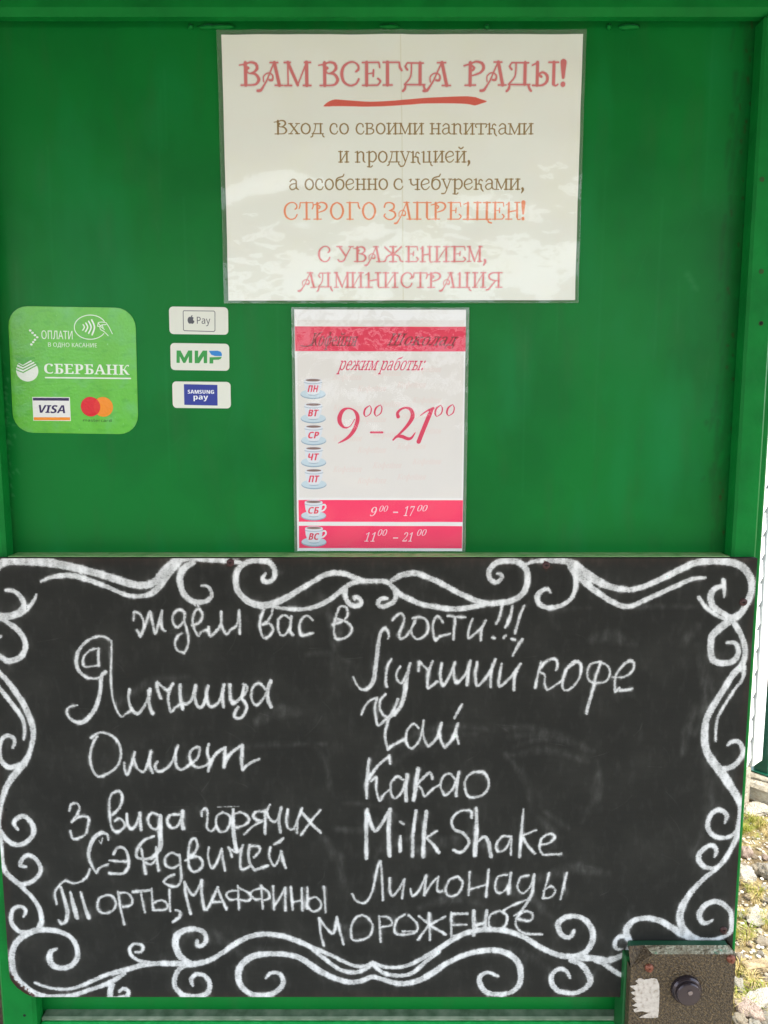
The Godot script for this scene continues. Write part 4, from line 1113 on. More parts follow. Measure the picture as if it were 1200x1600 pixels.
	c.call("474.5 285.3 3.8 485.9 267.6 3.8 500.5 254.4 3.8")
	c.call("500.2 254.9 2.8 501.5 265.2 2.8")
	c.call("477.7 288.2 2.9 484.2 282.7 2.9 483.6 298.2 2.9 488.1 314.6 2.9 494 305.5 2.9 500.5 299.9 2.9")
	c.call("518.4 286.5 3.5 510.6 281.8 3.5 502.5 291.3 3.5 503.1 305.1 3.5 507.9 311.2 3.5 516.8 302 3.5 521.4 286.1 3.5")
	c.call("523 279.2 4.8 521.7 296.5 4.8 522.4 314.6 4.8")
	c.call("537.2 271.5 5.4 534.7 291.3 5.4 531.6 313.4 5.4")
	c.call("536.7 291.3 3.8 544.5 282.7 3.8 552.2 276.2 3.8 555.5 284.7 3.8")
	c.call("538.8 294.7 3.2 542.1 299.9 3.2 545.6 308.6 3.2 554.4 299.9 3.2 564.4 293 3.2")
	c.call("583.5 284.7 3.2 577.3 277.9 3.2 569.2 281.8 3.2 565.7 293 3.2 569.1 305.1 3.2 573.4 306.8 3.2 582.1 296.8 3.2 586.8 282.7 3.2")
	c.call("588.6 275.8 4.1 586.6 291.3 4.1 585.8 307.7 4.1")
	c.call("616 275.8 3.5 604.6 277.5 3.5 596.9 287.8 3.5 597.6 301.6 3.5 603.4 309.8 3.5 616.5 308 3.5 625.3 299.9 3.5 626.9 287.8 3.5 621.2 277 3.5 613.5 275.1 3.5")
	# milkshake
	c.call("472.2 325.2 2.6 471.7 331.5 5.1 471.1 359.6 5.1 471 393.5 5.2")
	c.call("473.6 332.8 4.5 482.9 355.7 4.5 500.8 326.9 4.5")
	c.call("501.3 325.9 4.5 499.9 359.6 5.8 500.9 389.9 5.2")
	c.call("514.7 343 3.5 518.8 346.3 3.5")
	c.call("515.2 362.1 2.6 514.8 372.4 5.1 514.8 383.2 5.1")
	c.call("534.7 327.7 4.5 531.1 359.6 4.5 530.7 390.9 4.5")
	c.call("547.9 329 5.1 545.4 359.6 5.1 544.2 390.9 5.2")
	c.call("546.4 366 2.9 561.9 355.7 2.9")
	c.call("548.8 366 3.2 558.5 376.2 4.5 564.6 385.2 4.5")
	c.call("606 337.1 4.5 604.7 328.5 3.2 592 328.5 3.2 580.9 339.1 3.8 583.5 353.2 3.8 594.8 358.3 4.5 602.9 371.1 3.9 596.6 383.2 3.9")
	c.call("596.6 383.2 3.9 591.1 385.2 3.9 582.6 381.6 3.9")
	c.call("611.8 324.4 3.8 612.5 357 5.8 611.1 389.4 5.8")
	c.call("614.2 370.3 3.2 623.2 363.4 4.5 628.6 372.4 5.1")
	c.call("628.6 371.1 5.1 631.4 390.4 5.2")
	c.call("656.8 363.4 3.2 645.3 363.4 3.2 637.8 374.9 3.2 640.4 383.9 3.2 649.9 380.6 3.2 657.3 364.7 3.2")
	c.call("657.3 363.4 3.2 657.3 388.3 3.2")
	c.call("672 325.9 2.6 670.1 359.6 4.5 668.4 390.9 4.5")
	c.call("670.2 362.6 2.9 688.9 354.4 2.9")
	c.call("672.4 364.7 3.9 679.9 377.5 3.9 688.1 386.5 3.9")
	c.call("693.8 374.9 3.2 706.9 371.9 3.2 713.1 363.4 3.2 707 359.6 3.2 697.1 365.2 3.2 693.6 377.5 3.2 698.7 387.8 3.2 707.8 387.8 3.2 722.3 387.3 3.2")
	# lemonade
	c.call("452.5 442.8 3.2 457.6 452.5 3.2 469.1 455.3 3.2 478.1 440 3.2 485.1 407 3.2 488.9 396.9 3.2")
	c.call("489.7 397.4 3.2 491.2 419.3 3.2 492.2 451.6 3.2")
	c.call("501.2 420.7 3.6 501.2 435.9 3.6 505 445.6 3.6 514.7 433.1 3.6 520.3 422.1 3.6")
	c.call("520.3 422.1 3.2 517.3 448.9 3.2")
	c.call("528.1 435.9 3.2 530.7 445.6 3.2 538.8 438.6 3.2 548.4 416.6 3.2")
	c.call("548.4 417.1 3.6 546 444.7 3.6")
	c.call("546 444.2 3.2 556.2 427.6 3.2 564.3 418.8 3.2")
	c.call("563.8 419.3 3.2 562.9 438.6 3.2 569.1 438.6 3.2")
	c.call("589.3 418.8 3.2 579.1 422.6 3.2 574.1 435.9 3.2 578.1 446.1 3.2 590.1 442 3.2 595.8 427.6 3.2 589.3 418.2 3.2")
	c.call("604.5 411.9 2.9 603.7 444.7 2.9")
	c.call("604.9 436.4 2.9 625.3 430.4 2.9")
	c.call("629.2 408.9 3.2 626.1 446.9 3.2")
	c.call("653.1 416 2.9 640.9 419.3 2.9 637.7 435.9 2.9 643.9 442 2.9 653.5 433.7 2.9 658.7 413.3 2.9")
	c.call("657.7 413.3 3.9 655.2 442.8 3.9")
	c.call("681.2 417.1 2.9 671.1 419.3 2.9 666.8 433.1 2.9 674.2 442 2.9 684.1 430.9 2.9 687.6 416 2.9")
	c.call("688.1 416 3.9 685 444.2 3.9 674.7 463.6 3.9")
	c.call("707.2 413.3 2.9 700 448.9 2.9")
	c.call("701 438.6 2.9 710.3 431.7 2.9 716.3 438.6 2.9 710.2 447.5 2.9 700 448.9 2.9")
	c.call("730.2 413.3 3.2 723.1 450.3 3.2")
	# ice cream
	c.call("681.8 448.4 3.9 673.8 466.1 3.3 663.4 473.2 2.6")
	c.call("679.2 451.2 3.2 657.8 460.4 3.2 648 467.5 3.3")
	c.call("409.1 476.9 3.3 410.8 497.6 3.3 415.1 516.4 3.3")
	c.call("409.7 478.1 3.3 426.7 499.1 3.3 432.2 475.2 3.3")
	c.call("432.2 476.1 3.6 436 494.7 3.6 440.6 514.1 3.6")
	c.call("465.2 472.4 3.3 455.9 477.5 3.3 450.6 491.9 3.3 453.9 508.3 3.3 473.1 504 3.3 478.9 489 3.3 473.7 477.5 3.3 465.7 472.4 3.3")
	c.call("487.7 474.1 3.3 489 510.6 3.3")
	c.call("487.7 474.6 2.9 499.6 476.1 2.9 504.1 486.1 2.9 489.5 489.6 2.9")
	c.call("520.7 471.8 3.3 510.1 480.4 3.3 507.5 494.7 3.3 513.4 500.5 3.3 534 497.6 3.3 537.2 486.1 3.3 526 472.4 3.3")
	c.call("518.1 495.3 2.6 532.7 495.9 2.6")
	c.call("539.2 474.1 3.3 552.5 486.1 3.3")
	c.call("552.5 486.1 3.3 538.1 507.7 3.3")
	c.call("552.4 469.5 3.6 554 507.7 3.6")
	c.call("573.6 474.6 3.3 553 486.7 3.3")
	c.call("553 486.7 3.9 574.4 499.9 3.9")
	c.call("581.4 468.9 3.3 581.8 503.4 3.3")
	c.call("581.5 470.9 3.9 602.6 470.6 3.9")
	c.call("583 486.7 2.9 601.5 486.1 2.9")
	c.call("582.3 502.5 2.9 603.5 497.1 2.9")
	c.call("611 466.6 4.9 611 501.1 4.9")
	c.call("610.8 488.1 3.9 626.6 483.2 3.9")
	c.call("627.6 466.1 4.6 625.4 491.9 4.6")
	c.call("643.5 466.9 3.3 632.2 472.4 3.3 630.6 486.1 3.3 637.3 492.4 3.3 650.5 489 3.3 654.7 474.6 3.3 644.2 466.1 3.3")
	c.call("666.1 478.1 3.3 684.7 480.4 3.3 687.1 470.4 3.3 676.5 467.5 3.3 666.6 476.9 3.3 666.9 489 3.3 677.2 498.2 3.3 700.6 499.9 3.3")
	# three kinds
	c.call("91.2 328 3.2 94.1 319.8 3.2 101.5 318.1 3.2 104.4 326.3 3.2 93.6 343.7 3.2")
	c.call("93.6 343.7 3.2 103.9 336.4 3.2 115 337.2 3.2 113.9 348.6 3.2 109.2 361.2 3.2 94.4 366.5 3.2 91.3 356 3.2")
	c.call("154.6 301.3 3.2 146.6 305.1 3.2 143.3 317.2 3.2 143 339.9 3.2 144.5 350.7 3.2 150.4 357.7 3.2 159.2 352.1 3.2 161.2 345.1 3.2 154.9 338.1 3.2 149.2 342 3.2")
	c.call("156.3 301.3 3.8 160.3 308.6 3.8 155.6 324.2 3.8 146.6 333.2 3.8")
	c.call("164.7 332.5 3.8 165 345.1 3.8 169.5 353.3 3.8 175.9 346.9 3.8 181 333.2 3.8")
	c.call("181.1 330.8 4.2 181.4 343.4 4.2 182.1 354.7 4.2")
	c.call("204 333.2 3.5 196.2 331.5 3.5 191.4 339.9 3.5 195.1 350.7 3.5 203.2 352.5 3.5 208.7 338.5 3.5")
	c.call("207.7 334.6 5.1 206.5 353.9 6.4 206.6 371.4 6.4 204.6 382 5.8")
	c.call("232.2 333.2 3.5 220.3 333.8 3.5 215.9 342 3.5 219.7 350.7 3.5 228 349.8 3.5 234.6 338.1 3.5")
	c.call("236.1 328.5 5.1 234.8 341.6 5.1 236.1 352.5 5.1")
	# of hot
	c.call("260.8 335 3.2 260.6 329.4 3.2 264.9 324.7 3.2 268 327.7 3.2 267.7 339.9 3.2 266.5 350.7 3.2 272.1 356 3.2 278.4 348.6 3.2")
	c.call("287.6 330.3 3.2 280.5 334.6 3.2 278.2 345.1 3.2 282.3 356 3.2 290.2 356 3.2 296.6 345.1 3.2 296 334.6 3.2 287.3 329.9 3.2")
	c.call("301.2 326.3 3.8 300.3 348.6 5.1 301.5 366.1 5.8 303.5 383.8 5.1")
	c.call("300.7 333.2 3.5 310.6 330.3 3.5 320.2 336.7 3.5 320.1 343.4 3.5 311.7 349 3.5 304.3 350.7 3.5")
	c.call("340.4 329.1 3.5 329.4 329.9 3.5 326.8 338.1 3.5 338.5 342 3.5")
	c.call("341.7 327.7 3.8 341.1 359.5 3.8")
	c.call("338.1 342.5 3.2 328.2 347.2 3.2 314.4 360.4 3.2")
	c.call("347.9 320.4 3.5 344.1 329.4 3.5 348.4 340.2 3.5 356.2 342 3.5 363.1 323.3 3.5")
	c.call("362.3 323.8 4.1 359 339.9 4.2 360.9 357.4 4.2")
	c.call("370.7 326.3 3.2 368.5 339.9 3.2 370.8 352.1 3.2 377.7 352.5 3.2 384.1 338.1 3.2 389.6 324.7 3.2")
	c.call("388.4 325.9 3.2 383.5 339.9 3.2 382.2 358.2 3.2")
	c.call("390 331.5 4.2 400.5 345.5 4.2 412.1 357.4 4.2")
	c.call("412.5 327.3 3.2 400.5 342 3.2 387.1 361.2 3.2")
	c.call("281.3 323.1 0.9 294.4 322.6 0.9 307.8 322.4 0.9")
	# sandwiches a
	c.call("139.3 368.3 2.6 138.8 360.9 3.8 130.7 358.2 5.1 120.8 366.1 5.8 114 382 5.1 114.2 397.9 3.9 121.4 413.4 3.2")
	c.call("121.4 413.4 3.6 127.1 405.9 3.5 137.2 401.8 3.5")
	c.call("132.3 364.7 1.9 129.9 373.5 1.9")
	c.call("130 373.2 1.9 127.7 369.7 1.9")
	c.call("145.5 387.3 3.9 151.1 378.5 3.9 159.6 379.9 3.9 163.8 390.8 3.9 163.5 405 3.9 156.1 414.3 3.9 138.8 413.9 3.9")
	c.call("139.6 396.2 3.2 150.3 397.4 3.2 163.8 397.9 3.2")
	c.call("198.2 363 3.2 186.2 367.9 3.9 177.5 378.5 4.5 174.8 391.2 3.9 186.8 394 3.9 197.7 390 5.2 205.9 376.7 6.4 206.6 359.1 6.4")
	c.call("181.5 380.6 3.5 183.3 397.9 3.5 185.1 414.8 3.6")
	c.call("184.9 398.8 3.2 193.1 401.8 3.2 199.6 394.4 3.2")
	c.call("200.6 378.1 3.5 200.7 396.2 3.5 202.2 410.7 3.6")
	c.call("228.6 389.4 3.2 220.1 385.5 3.2 211.6 393 3.2 212 403.3 3.2 221 406.8 3.2 229.8 401.8 3.2")
	c.call("230.2 388.7 3.5 231.2 408.6 3.5 231.2 422.8 3.6 225.1 432.1 3.6 213.8 430.3 3.6 208.4 425.5 3.6 215.6 418.4 3.6 222.7 415.7 3.6")
	# sandwiches b
	c.call("237.6 396.5 3.5 248.1 387.7 3.5 253.7 376.7 3.5 251.3 366.1 3.5 244.5 370.5 3.5 241.8 387.3 3.5 241.8 403.6 3.5 247.3 412.1 3.6 257.4 407.2 3.5 259.7 397.9 3.5 253.3 390.8 3.5 243 392.6 3.5")
	c.call("268.2 378.1 3.2 266.9 392.6 3.2 271.5 407.2 3.2 279.2 396.5 3.2 284.6 380.2 3.2")
	c.call("284.6 380.2 3.5 286.1 396.2 3.5 288.3 409.8 3.6")
	c.call("297.8 391.2 3.2 295.3 382 3.2 293.7 378.1 3.2 301 384.1 3.2 307.6 383.2 3.2 312.3 374.6 3.2")
	c.call("311.9 375.3 3.5 308.2 392.6 3.5 309.8 408.6 3.5 322 403.6 3.5")
	c.call("321 375.3 3.9 319 389.1 3.9 321.2 401.5 3.9 326.8 409.8 3.9")
	c.call("326.8 409.5 3.9 343.8 403.3 3.9")
	c.call("321 376.7 3.2 332.8 376.7 3.2 333.5 383.8 3.2 325.6 392.1 3.2")
	c.call("347.6 378.1 3.2 345.9 390.8 3.2 351.8 403.6 3.2 357.7 394.7 3.2 361.2 383.4 3.2")
	c.call("361.2 383.4 3.9 363.8 396.2 3.9 366.6 406.5 3.9")
	c.call("352.3 374.1 3.2 359 370.5 4.5 364 366.1 3.9")
	# cakes
	c.call("113.7 408.2 3.2 108.7 419.3 3.2 99.5 426.4 3.2 89.2 427.7 3.2 81.1 424.3 3.2 72.4 431.8 3.2 66.9 440.7 3.2 68 457.3 3.2")
	c.call("74.8 433.2 3.2 78.1 447.9 4.5 81.3 465.9 5.2 78.9 480.4 5.2 73.1 485.3 3.9 69.4 480 3.3")
	c.call("86.8 440.4 3.2 88.7 451.5 5.2 91.3 465.9 6.5 93.3 476.2 5.9")
	c.call("99.8 439.8 2.6 102.8 453.3 3.9 105.5 465.9 5.2 108.7 475.9 5.9")
	c.call("134.8 444.9 3.2 124.7 448.3 3.2 120.9 458.7 3.2 122.9 467.2 3.3 132 469.9 3.3 142.2 464.5 3.3 145.2 455.1 3.2 141.4 446.1 3.2 132.4 444.3 3.2")
	c.call("148.4 439.5 3.2 150.7 462.3 3.2 155 486.2 3.3")
	c.call("148.3 441.6 3.2 160.2 441.6 3.2 166.5 449.7 3.2 164.5 458.7 3.2 154.1 460.9 3.2")
	c.call("168 439.8 4.2 190.3 437.7 4.2")
	c.call("178.3 438.9 3.2 180.1 455.1 3.2 182.4 469 3.3")
	c.call("192.2 435.7 2.9 192.7 453.3 2.9 193.1 464.5 2.9")
	c.call("193.4 455.5 3.2 204.4 451.5 3.2 212 456.9 3.2 209.3 464.5 3.3 193.1 465.4 3.3")
	c.call("215.3 436.8 2.9 215.1 455.1 2.9 215.5 467.2 2.9")
	c.call("222.2 465.6 3.3 227.7 467.4 3.9 226.9 475.3 4.6 217.9 482.6 3.3")
	# muffins
	c.call("235.2 426.1 3.9 237 447.9 3.9 241.6 470.8 3.9")
	c.call("236 427.3 3.6 246.2 444.7 3.6 257.7 424.3 3.6")
	c.call("257.7 423.7 4.2 257.1 442.5 4.2 260.1 464.5 4.2")
	c.call("278.2 433.6 3.6 269.3 453.3 3.6 262.7 465.4 3.6")
	c.call("278.1 435 3.6 282.7 449.7 3.6 288.4 464.5 3.6")
	c.call("269.2 454.2 3.2 282.9 453.8 3.2")
	c.call("304.4 431.8 3.2 304.8 464.5 3.3")
	c.call("304.6 438 3.2 292.9 439.3 3.2 289.1 444.7 3.2 294.3 451 3.2 304.7 449.7 3.2")
	c.call("306.3 435 3.2 317.8 441.1 3.2 321.4 446.5 3.2 317.6 452.8 3.2 305.6 450.6 3.2")
	c.call("334.3 430.9 3.2 336 463.6 3.3")
	c.call("333.7 435.3 3.2 324.6 437.5 3.2 320.8 443.4 3.2 325.9 450.1 3.2 334.3 449.7 3.2")
	c.call("334.6 433.2 3.2 342.8 439.3 3.2 345.5 447.9 3.2 337.6 451.9 3.2")
	c.call("350.1 431.8 3.2 350.1 446.1 3.2 350.6 464.5 3.3")
	c.call("350.7 460.9 3.2 359.3 446.5 3.2 364.8 435.3 3.2")
	c.call("365.3 434.5 3.6 365.6 466.3 3.6")
	c.call("373.1 433.2 3.6 374.8 465 3.6")
	c.call("374.1 455.1 2.9 386.2 451.5 2.9")
	c.call("386.9 434.8 3.2 387.3 465.9 3.3")
	c.call("394.4 433.9 3.2 394 463.2 3.3")
	c.call("395.5 450.1 3.2 405.8 447.5 3.2 412.4 456.9 3.2 409.3 464.5 3.3 400.9 467.4 3.3 395.3 461.9 3.2")
	c.call("416 432.7 2.9 417.6 469 2.9")
	# old writing half wiped away, scratches
	for k in 70:
		var p := Vector2(60 + rng.randf() * 800, 60 + rng.randf() * 480)
		var d := Vector2.from_angle(-1.2 + rng.randf() * 2.4) * (8 + 30 * rng.randf())
		faint.stroke(PackedFloat32Array([p.x, p.y, 0.4, p.x + d.x * 0.5 + 3, p.y + d.y * 0.5, 0.6, p.x + d.x, p.y + d.y, 0.3]), true, 1.6)
	# broad arcs where a cloth has passed
	var wiped := Ink.new(w, h, s)
	for k in 34:
		var p := Vector2(40 + rng.randf() * 870, 40 + rng.randf() * 510)
		var d := Vector2.from_angle(-0.5 + rng.randf() * 1.0 + (PI / 2 if k % 3 == 0 else 0.0)) * (40 + 90 * rng.randf())
		var q := d.orthogonal() * 0.12
		var wd := 5.0 + 14.0 * rng.randf()
		wiped.stroke(PackedFloat32Array([p.x, p.y, wd * 0.5, p.x + d.x * 0.5 + q.x, p.y + d.y * 0.5 + q.y, wd, p.x + d.x, p.y + d.y, wd * 0.3]), true, 14.0)
	for t in ["800 62 4 835 60 6 880 61 3", "700 66 3 720 64 5 748 62 3", "880 85 10 872 96 12 866 110 9", "885 190 9 876 220 12 872 250 9", "300 245 4 350 240 7 420 238 3", "350 16 7 358 12 9 366 18 5", "700 330 5 720 345 8 730 352 4", "430 352 6 470 356 9 500 350 5"]:
		wiped.stroke(numbers(t), true, 12.0)
	var across := int(150.0 * s)
	var up := int(34.0 * s)
	var dust := vine.blurred(22.0).a
	var near := vine.blurred(7.0).a
	var tdust := text.blurred(14.0).a
	var fine := field(w, h, 0.75, 2, 11)
	var streak := field(w, h, 0.36, 3, 12, Vector2(4.0, 1.4))
	var smear := field(w, h, 0.035, 4, 13, Vector2(1.0, 2.2))
	var broad := field(w, h, 0.006, 4, 14)
	var wood := field(w, h, 0.10, 3, 15, Vector2(9.0, 1.0))
	var data := PackedByteArray()
	data.resize(w * h * 3)
	var n := w * h
	for i in n:
		var g := float(fine[i])
		var st := float(streak[i])
		var grain := g * 0.6 + st * 0.4
		var press := smear[i] / 255.0
		var v := 0.0
		var a := float(vine.a[i])
		if a > 0.0:
			# solid chalk in the middle of a stroke, broken at its edge
			v = clampf((a + (grain - 128.0) * 1.9 - 88.0) / 130.0, 0.0, 1.0) * clampf(0.70 + 0.26 * press + 0.20 * (grain - 110.0) / 180.0, 0.5, 0.93)
		var b := float(text.a[i])
		if b > 0.0:
			v = maxf(v, clampf((b + (grain - 128.0) * 2.8 - 96.0) / 130.0, 0.0, 1.0) * clampf(0.52 + 0.36 * press + 0.42 * (grain - 100.0) / 180.0, 0.35, 0.95))
		var sm := smear[i] / 255.0
		var haze := dust[i] / 255.0 * 0.2 * sm + maxf(0.0, near[i] / 255.0 - 0.08) * 1.9 * sm * sm + tdust[i] / 255.0 * 0.14 * sm * sm
		haze += faint.a[i] / 255.0 * 0.16 * sm + maxf(0.0, sm - 0.55) * 0.10 + maxf(0.0, broad[i] / 255.0 - 0.5) * 0.05
		haze += wiped.a[i] / 255.0 * 0.17 * sm * (0.7 + 0.3 * st / 255.0)
		if i > across + up * w:
			haze += text.a[i - across - up * w] / 255.0 * 0.055 * sm   # the ghost of the last menu
		if g > 236.0 and sm > 0.62:
			haze += 0.12
		v = v + (1.0 - v) * haze
		var base := 0.140 + 0.03 * (broad[i] / 255.0 - 0.5) + 0.010 * (wood[i] / 255.0 - 0.5) + 0.02 * (g / 255.0 - 0.5)
		var ex := float(i % w) / s
		var ey := float(i / w) / s
		var rim := clampf(1.0 - minf(minf(ex, bw - ex), minf(ey, bh - ey)) / 16.0 - 0.5 + sm * 0.5, 0.0, 1.0) * 0.8
		data[i * 3] = int(255.0 * lerpf(base * 1.0 + 0.055 * rim, 0.865, v))
		data[i * 3 + 1] = int(255.0 * lerpf(base * 0.97 + 0.012 * rim, 0.858, v))
		data[i * 3 + 2] = int(255.0 * lerpf(base * 0.88, 0.858, v))
	var im := Image.create_from_data(w, h, false, Image.FORMAT_RGB8, data)
	im.convert(Image.FORMAT_RGBA8)
	# bare board where the lower left corner is chipped and rust round the screws
	var bare := Ink.new(w, h, s)
	for k in 70:
		var t := rng.randf()
		var p := Vector2(1.0 + t * 26.0, 566 + t * 23.0) + Vector2(rng.randfn(0, 2.5), rng.randfn(0, 2.5))
		bare.line(p.x * s, p.y * s, 1.0 + rng.randf() * 3.0, p.x * s + rng.randfn(0, 3), p.y * s + rng.randfn(0, 3), 1.0, 2.0)
	for p in [Vector2(305.9, 5.3), Vector2(692.7, 8.5), Vector2(937.0, 55.1), Vector2(937.9, 494.0)]:
		for k in 10:
			bare.line((p.x + rng.randfn(0, 2.5)) * s, (p.y + rng.randfn(1.0, 3)) * s, 1.2, (p.x + rng.randfn(0, 2)) * s, (p.y + rng.randfn(2, 2.5)) * s, 0.8, 3.0)
	bare.lay_on(im, Color(0.23, 0.12, 0.09), 0.75)
	var m := printed(im, 0.82)
	m.metallic_specular = 0.35
	var hb := Image.create_from_data(w, h, false, Image.FORMAT_L8, fine)
	m.heightmap_enabled = true
	m.heightmap_texture = ImageTexture.create_from_image(hb)
	m.heightmap_scale = 0.02
	var o := thing("chalkboard_menu", "black chalkboard menu in Russian with white chalk scroll border", "chalkboard", Vector3(-0.494, 1.3212, 0.0288))
	put("board", plate(PackedVector2Array([Vector2(0, 0), Vector2(bw, 0), Vector2(bw, 458), Vector2(bw, bh), Vector2(29, bh), Vector2(20, 586), Vector2(9, 577), Vector2(1.5, 566), Vector2(0, 560)]), bw, bh, 0.0090), m, o)
	var head := PackedVector2Array([Vector2(0.0048, 0.0), Vector2(0.0046, 0.0007), Vector2(0.0036, 0.0015), Vector2(0.0016, 0.0018), Vector2(0.0012, 0.0009), Vector2(0.0, 0.0009)])
	var rusty := mat(Color(0.26, 0.15, 0.15), 0.5, 0.3)
	for p in [Vector2(305.9, 5.3), Vector2(692.7, 8.5), Vector2(937.0, 55.1), Vector2(937.9, 494.0)]:
		var sc := put("screw", lathe(head, 24), rusty, o, Vector3(p.x / 1000.0, -p.y / 1000.0, 0.0089))
		put("screw_slot", block(Vector3(0.0052, 0.0007, 0.0006), 0.0001), mat(Color(0.04, 0.03, 0.03), 0.9), sc, Vector3(0, 0, 0.0017))
	put("screw_hole", lathe(PackedVector2Array([Vector2(0.0018, 0.0), Vector2(0.0, 0.0002)]), 14), mat(Color(0.03, 0.03, 0.03), 0.9), o, Vector3(0.0106, -0.3268, 0.0091))


# ---------------------------------------------------------------- notices

func film(called: String, mesh: Mesh, parent: Node, seed_of: int, spots: Array) -> void:   # clear laminate: flat where it clings, wrinkled in a few places
	var m := mat(Color(1, 1, 1, 0.04), 0.05)
	m.metallic_specular = 0.42
	m.transparency = BaseMaterial3D.TRANSPARENCY_ALPHA
	var n := 512
	var im := Image.create(n, n, false, Image.FORMAT_RF)
	var slow := noise(0.005, 2, seed_of)
	var fast := noise(0.013, 3, seed_of + 1)
	var ragged := noise(0.012, 3, seed_of + 2)
	for y in n:
		for x in n:
			var u := float(x) / n
			var v := float(y) / n
			var k := 0.03
			for s in spots:
				var d := Vector2((u - s[0]) / s[2], (v - s[1]) / s[3]).length() + 0.8 * ragged.get_noise_2d(x, y)
				k = maxf(k, clampf((1.15 - d) * 3.0, 0.0, 1.0) * s[4])
			im.set_pixel(x, y, Color(0.9 * slow.get_noise_2d(x, y) + k * 4.0 * fast.get_noise_2d(x, y), 0, 0))
	im.bump_map_to_normal_map(1.0)
	m.normal_enabled = true
	m.normal_texture = ImageTexture.create_from_image(im)
	m.texture_repeat = false
	put(called, mesh, m, parent)


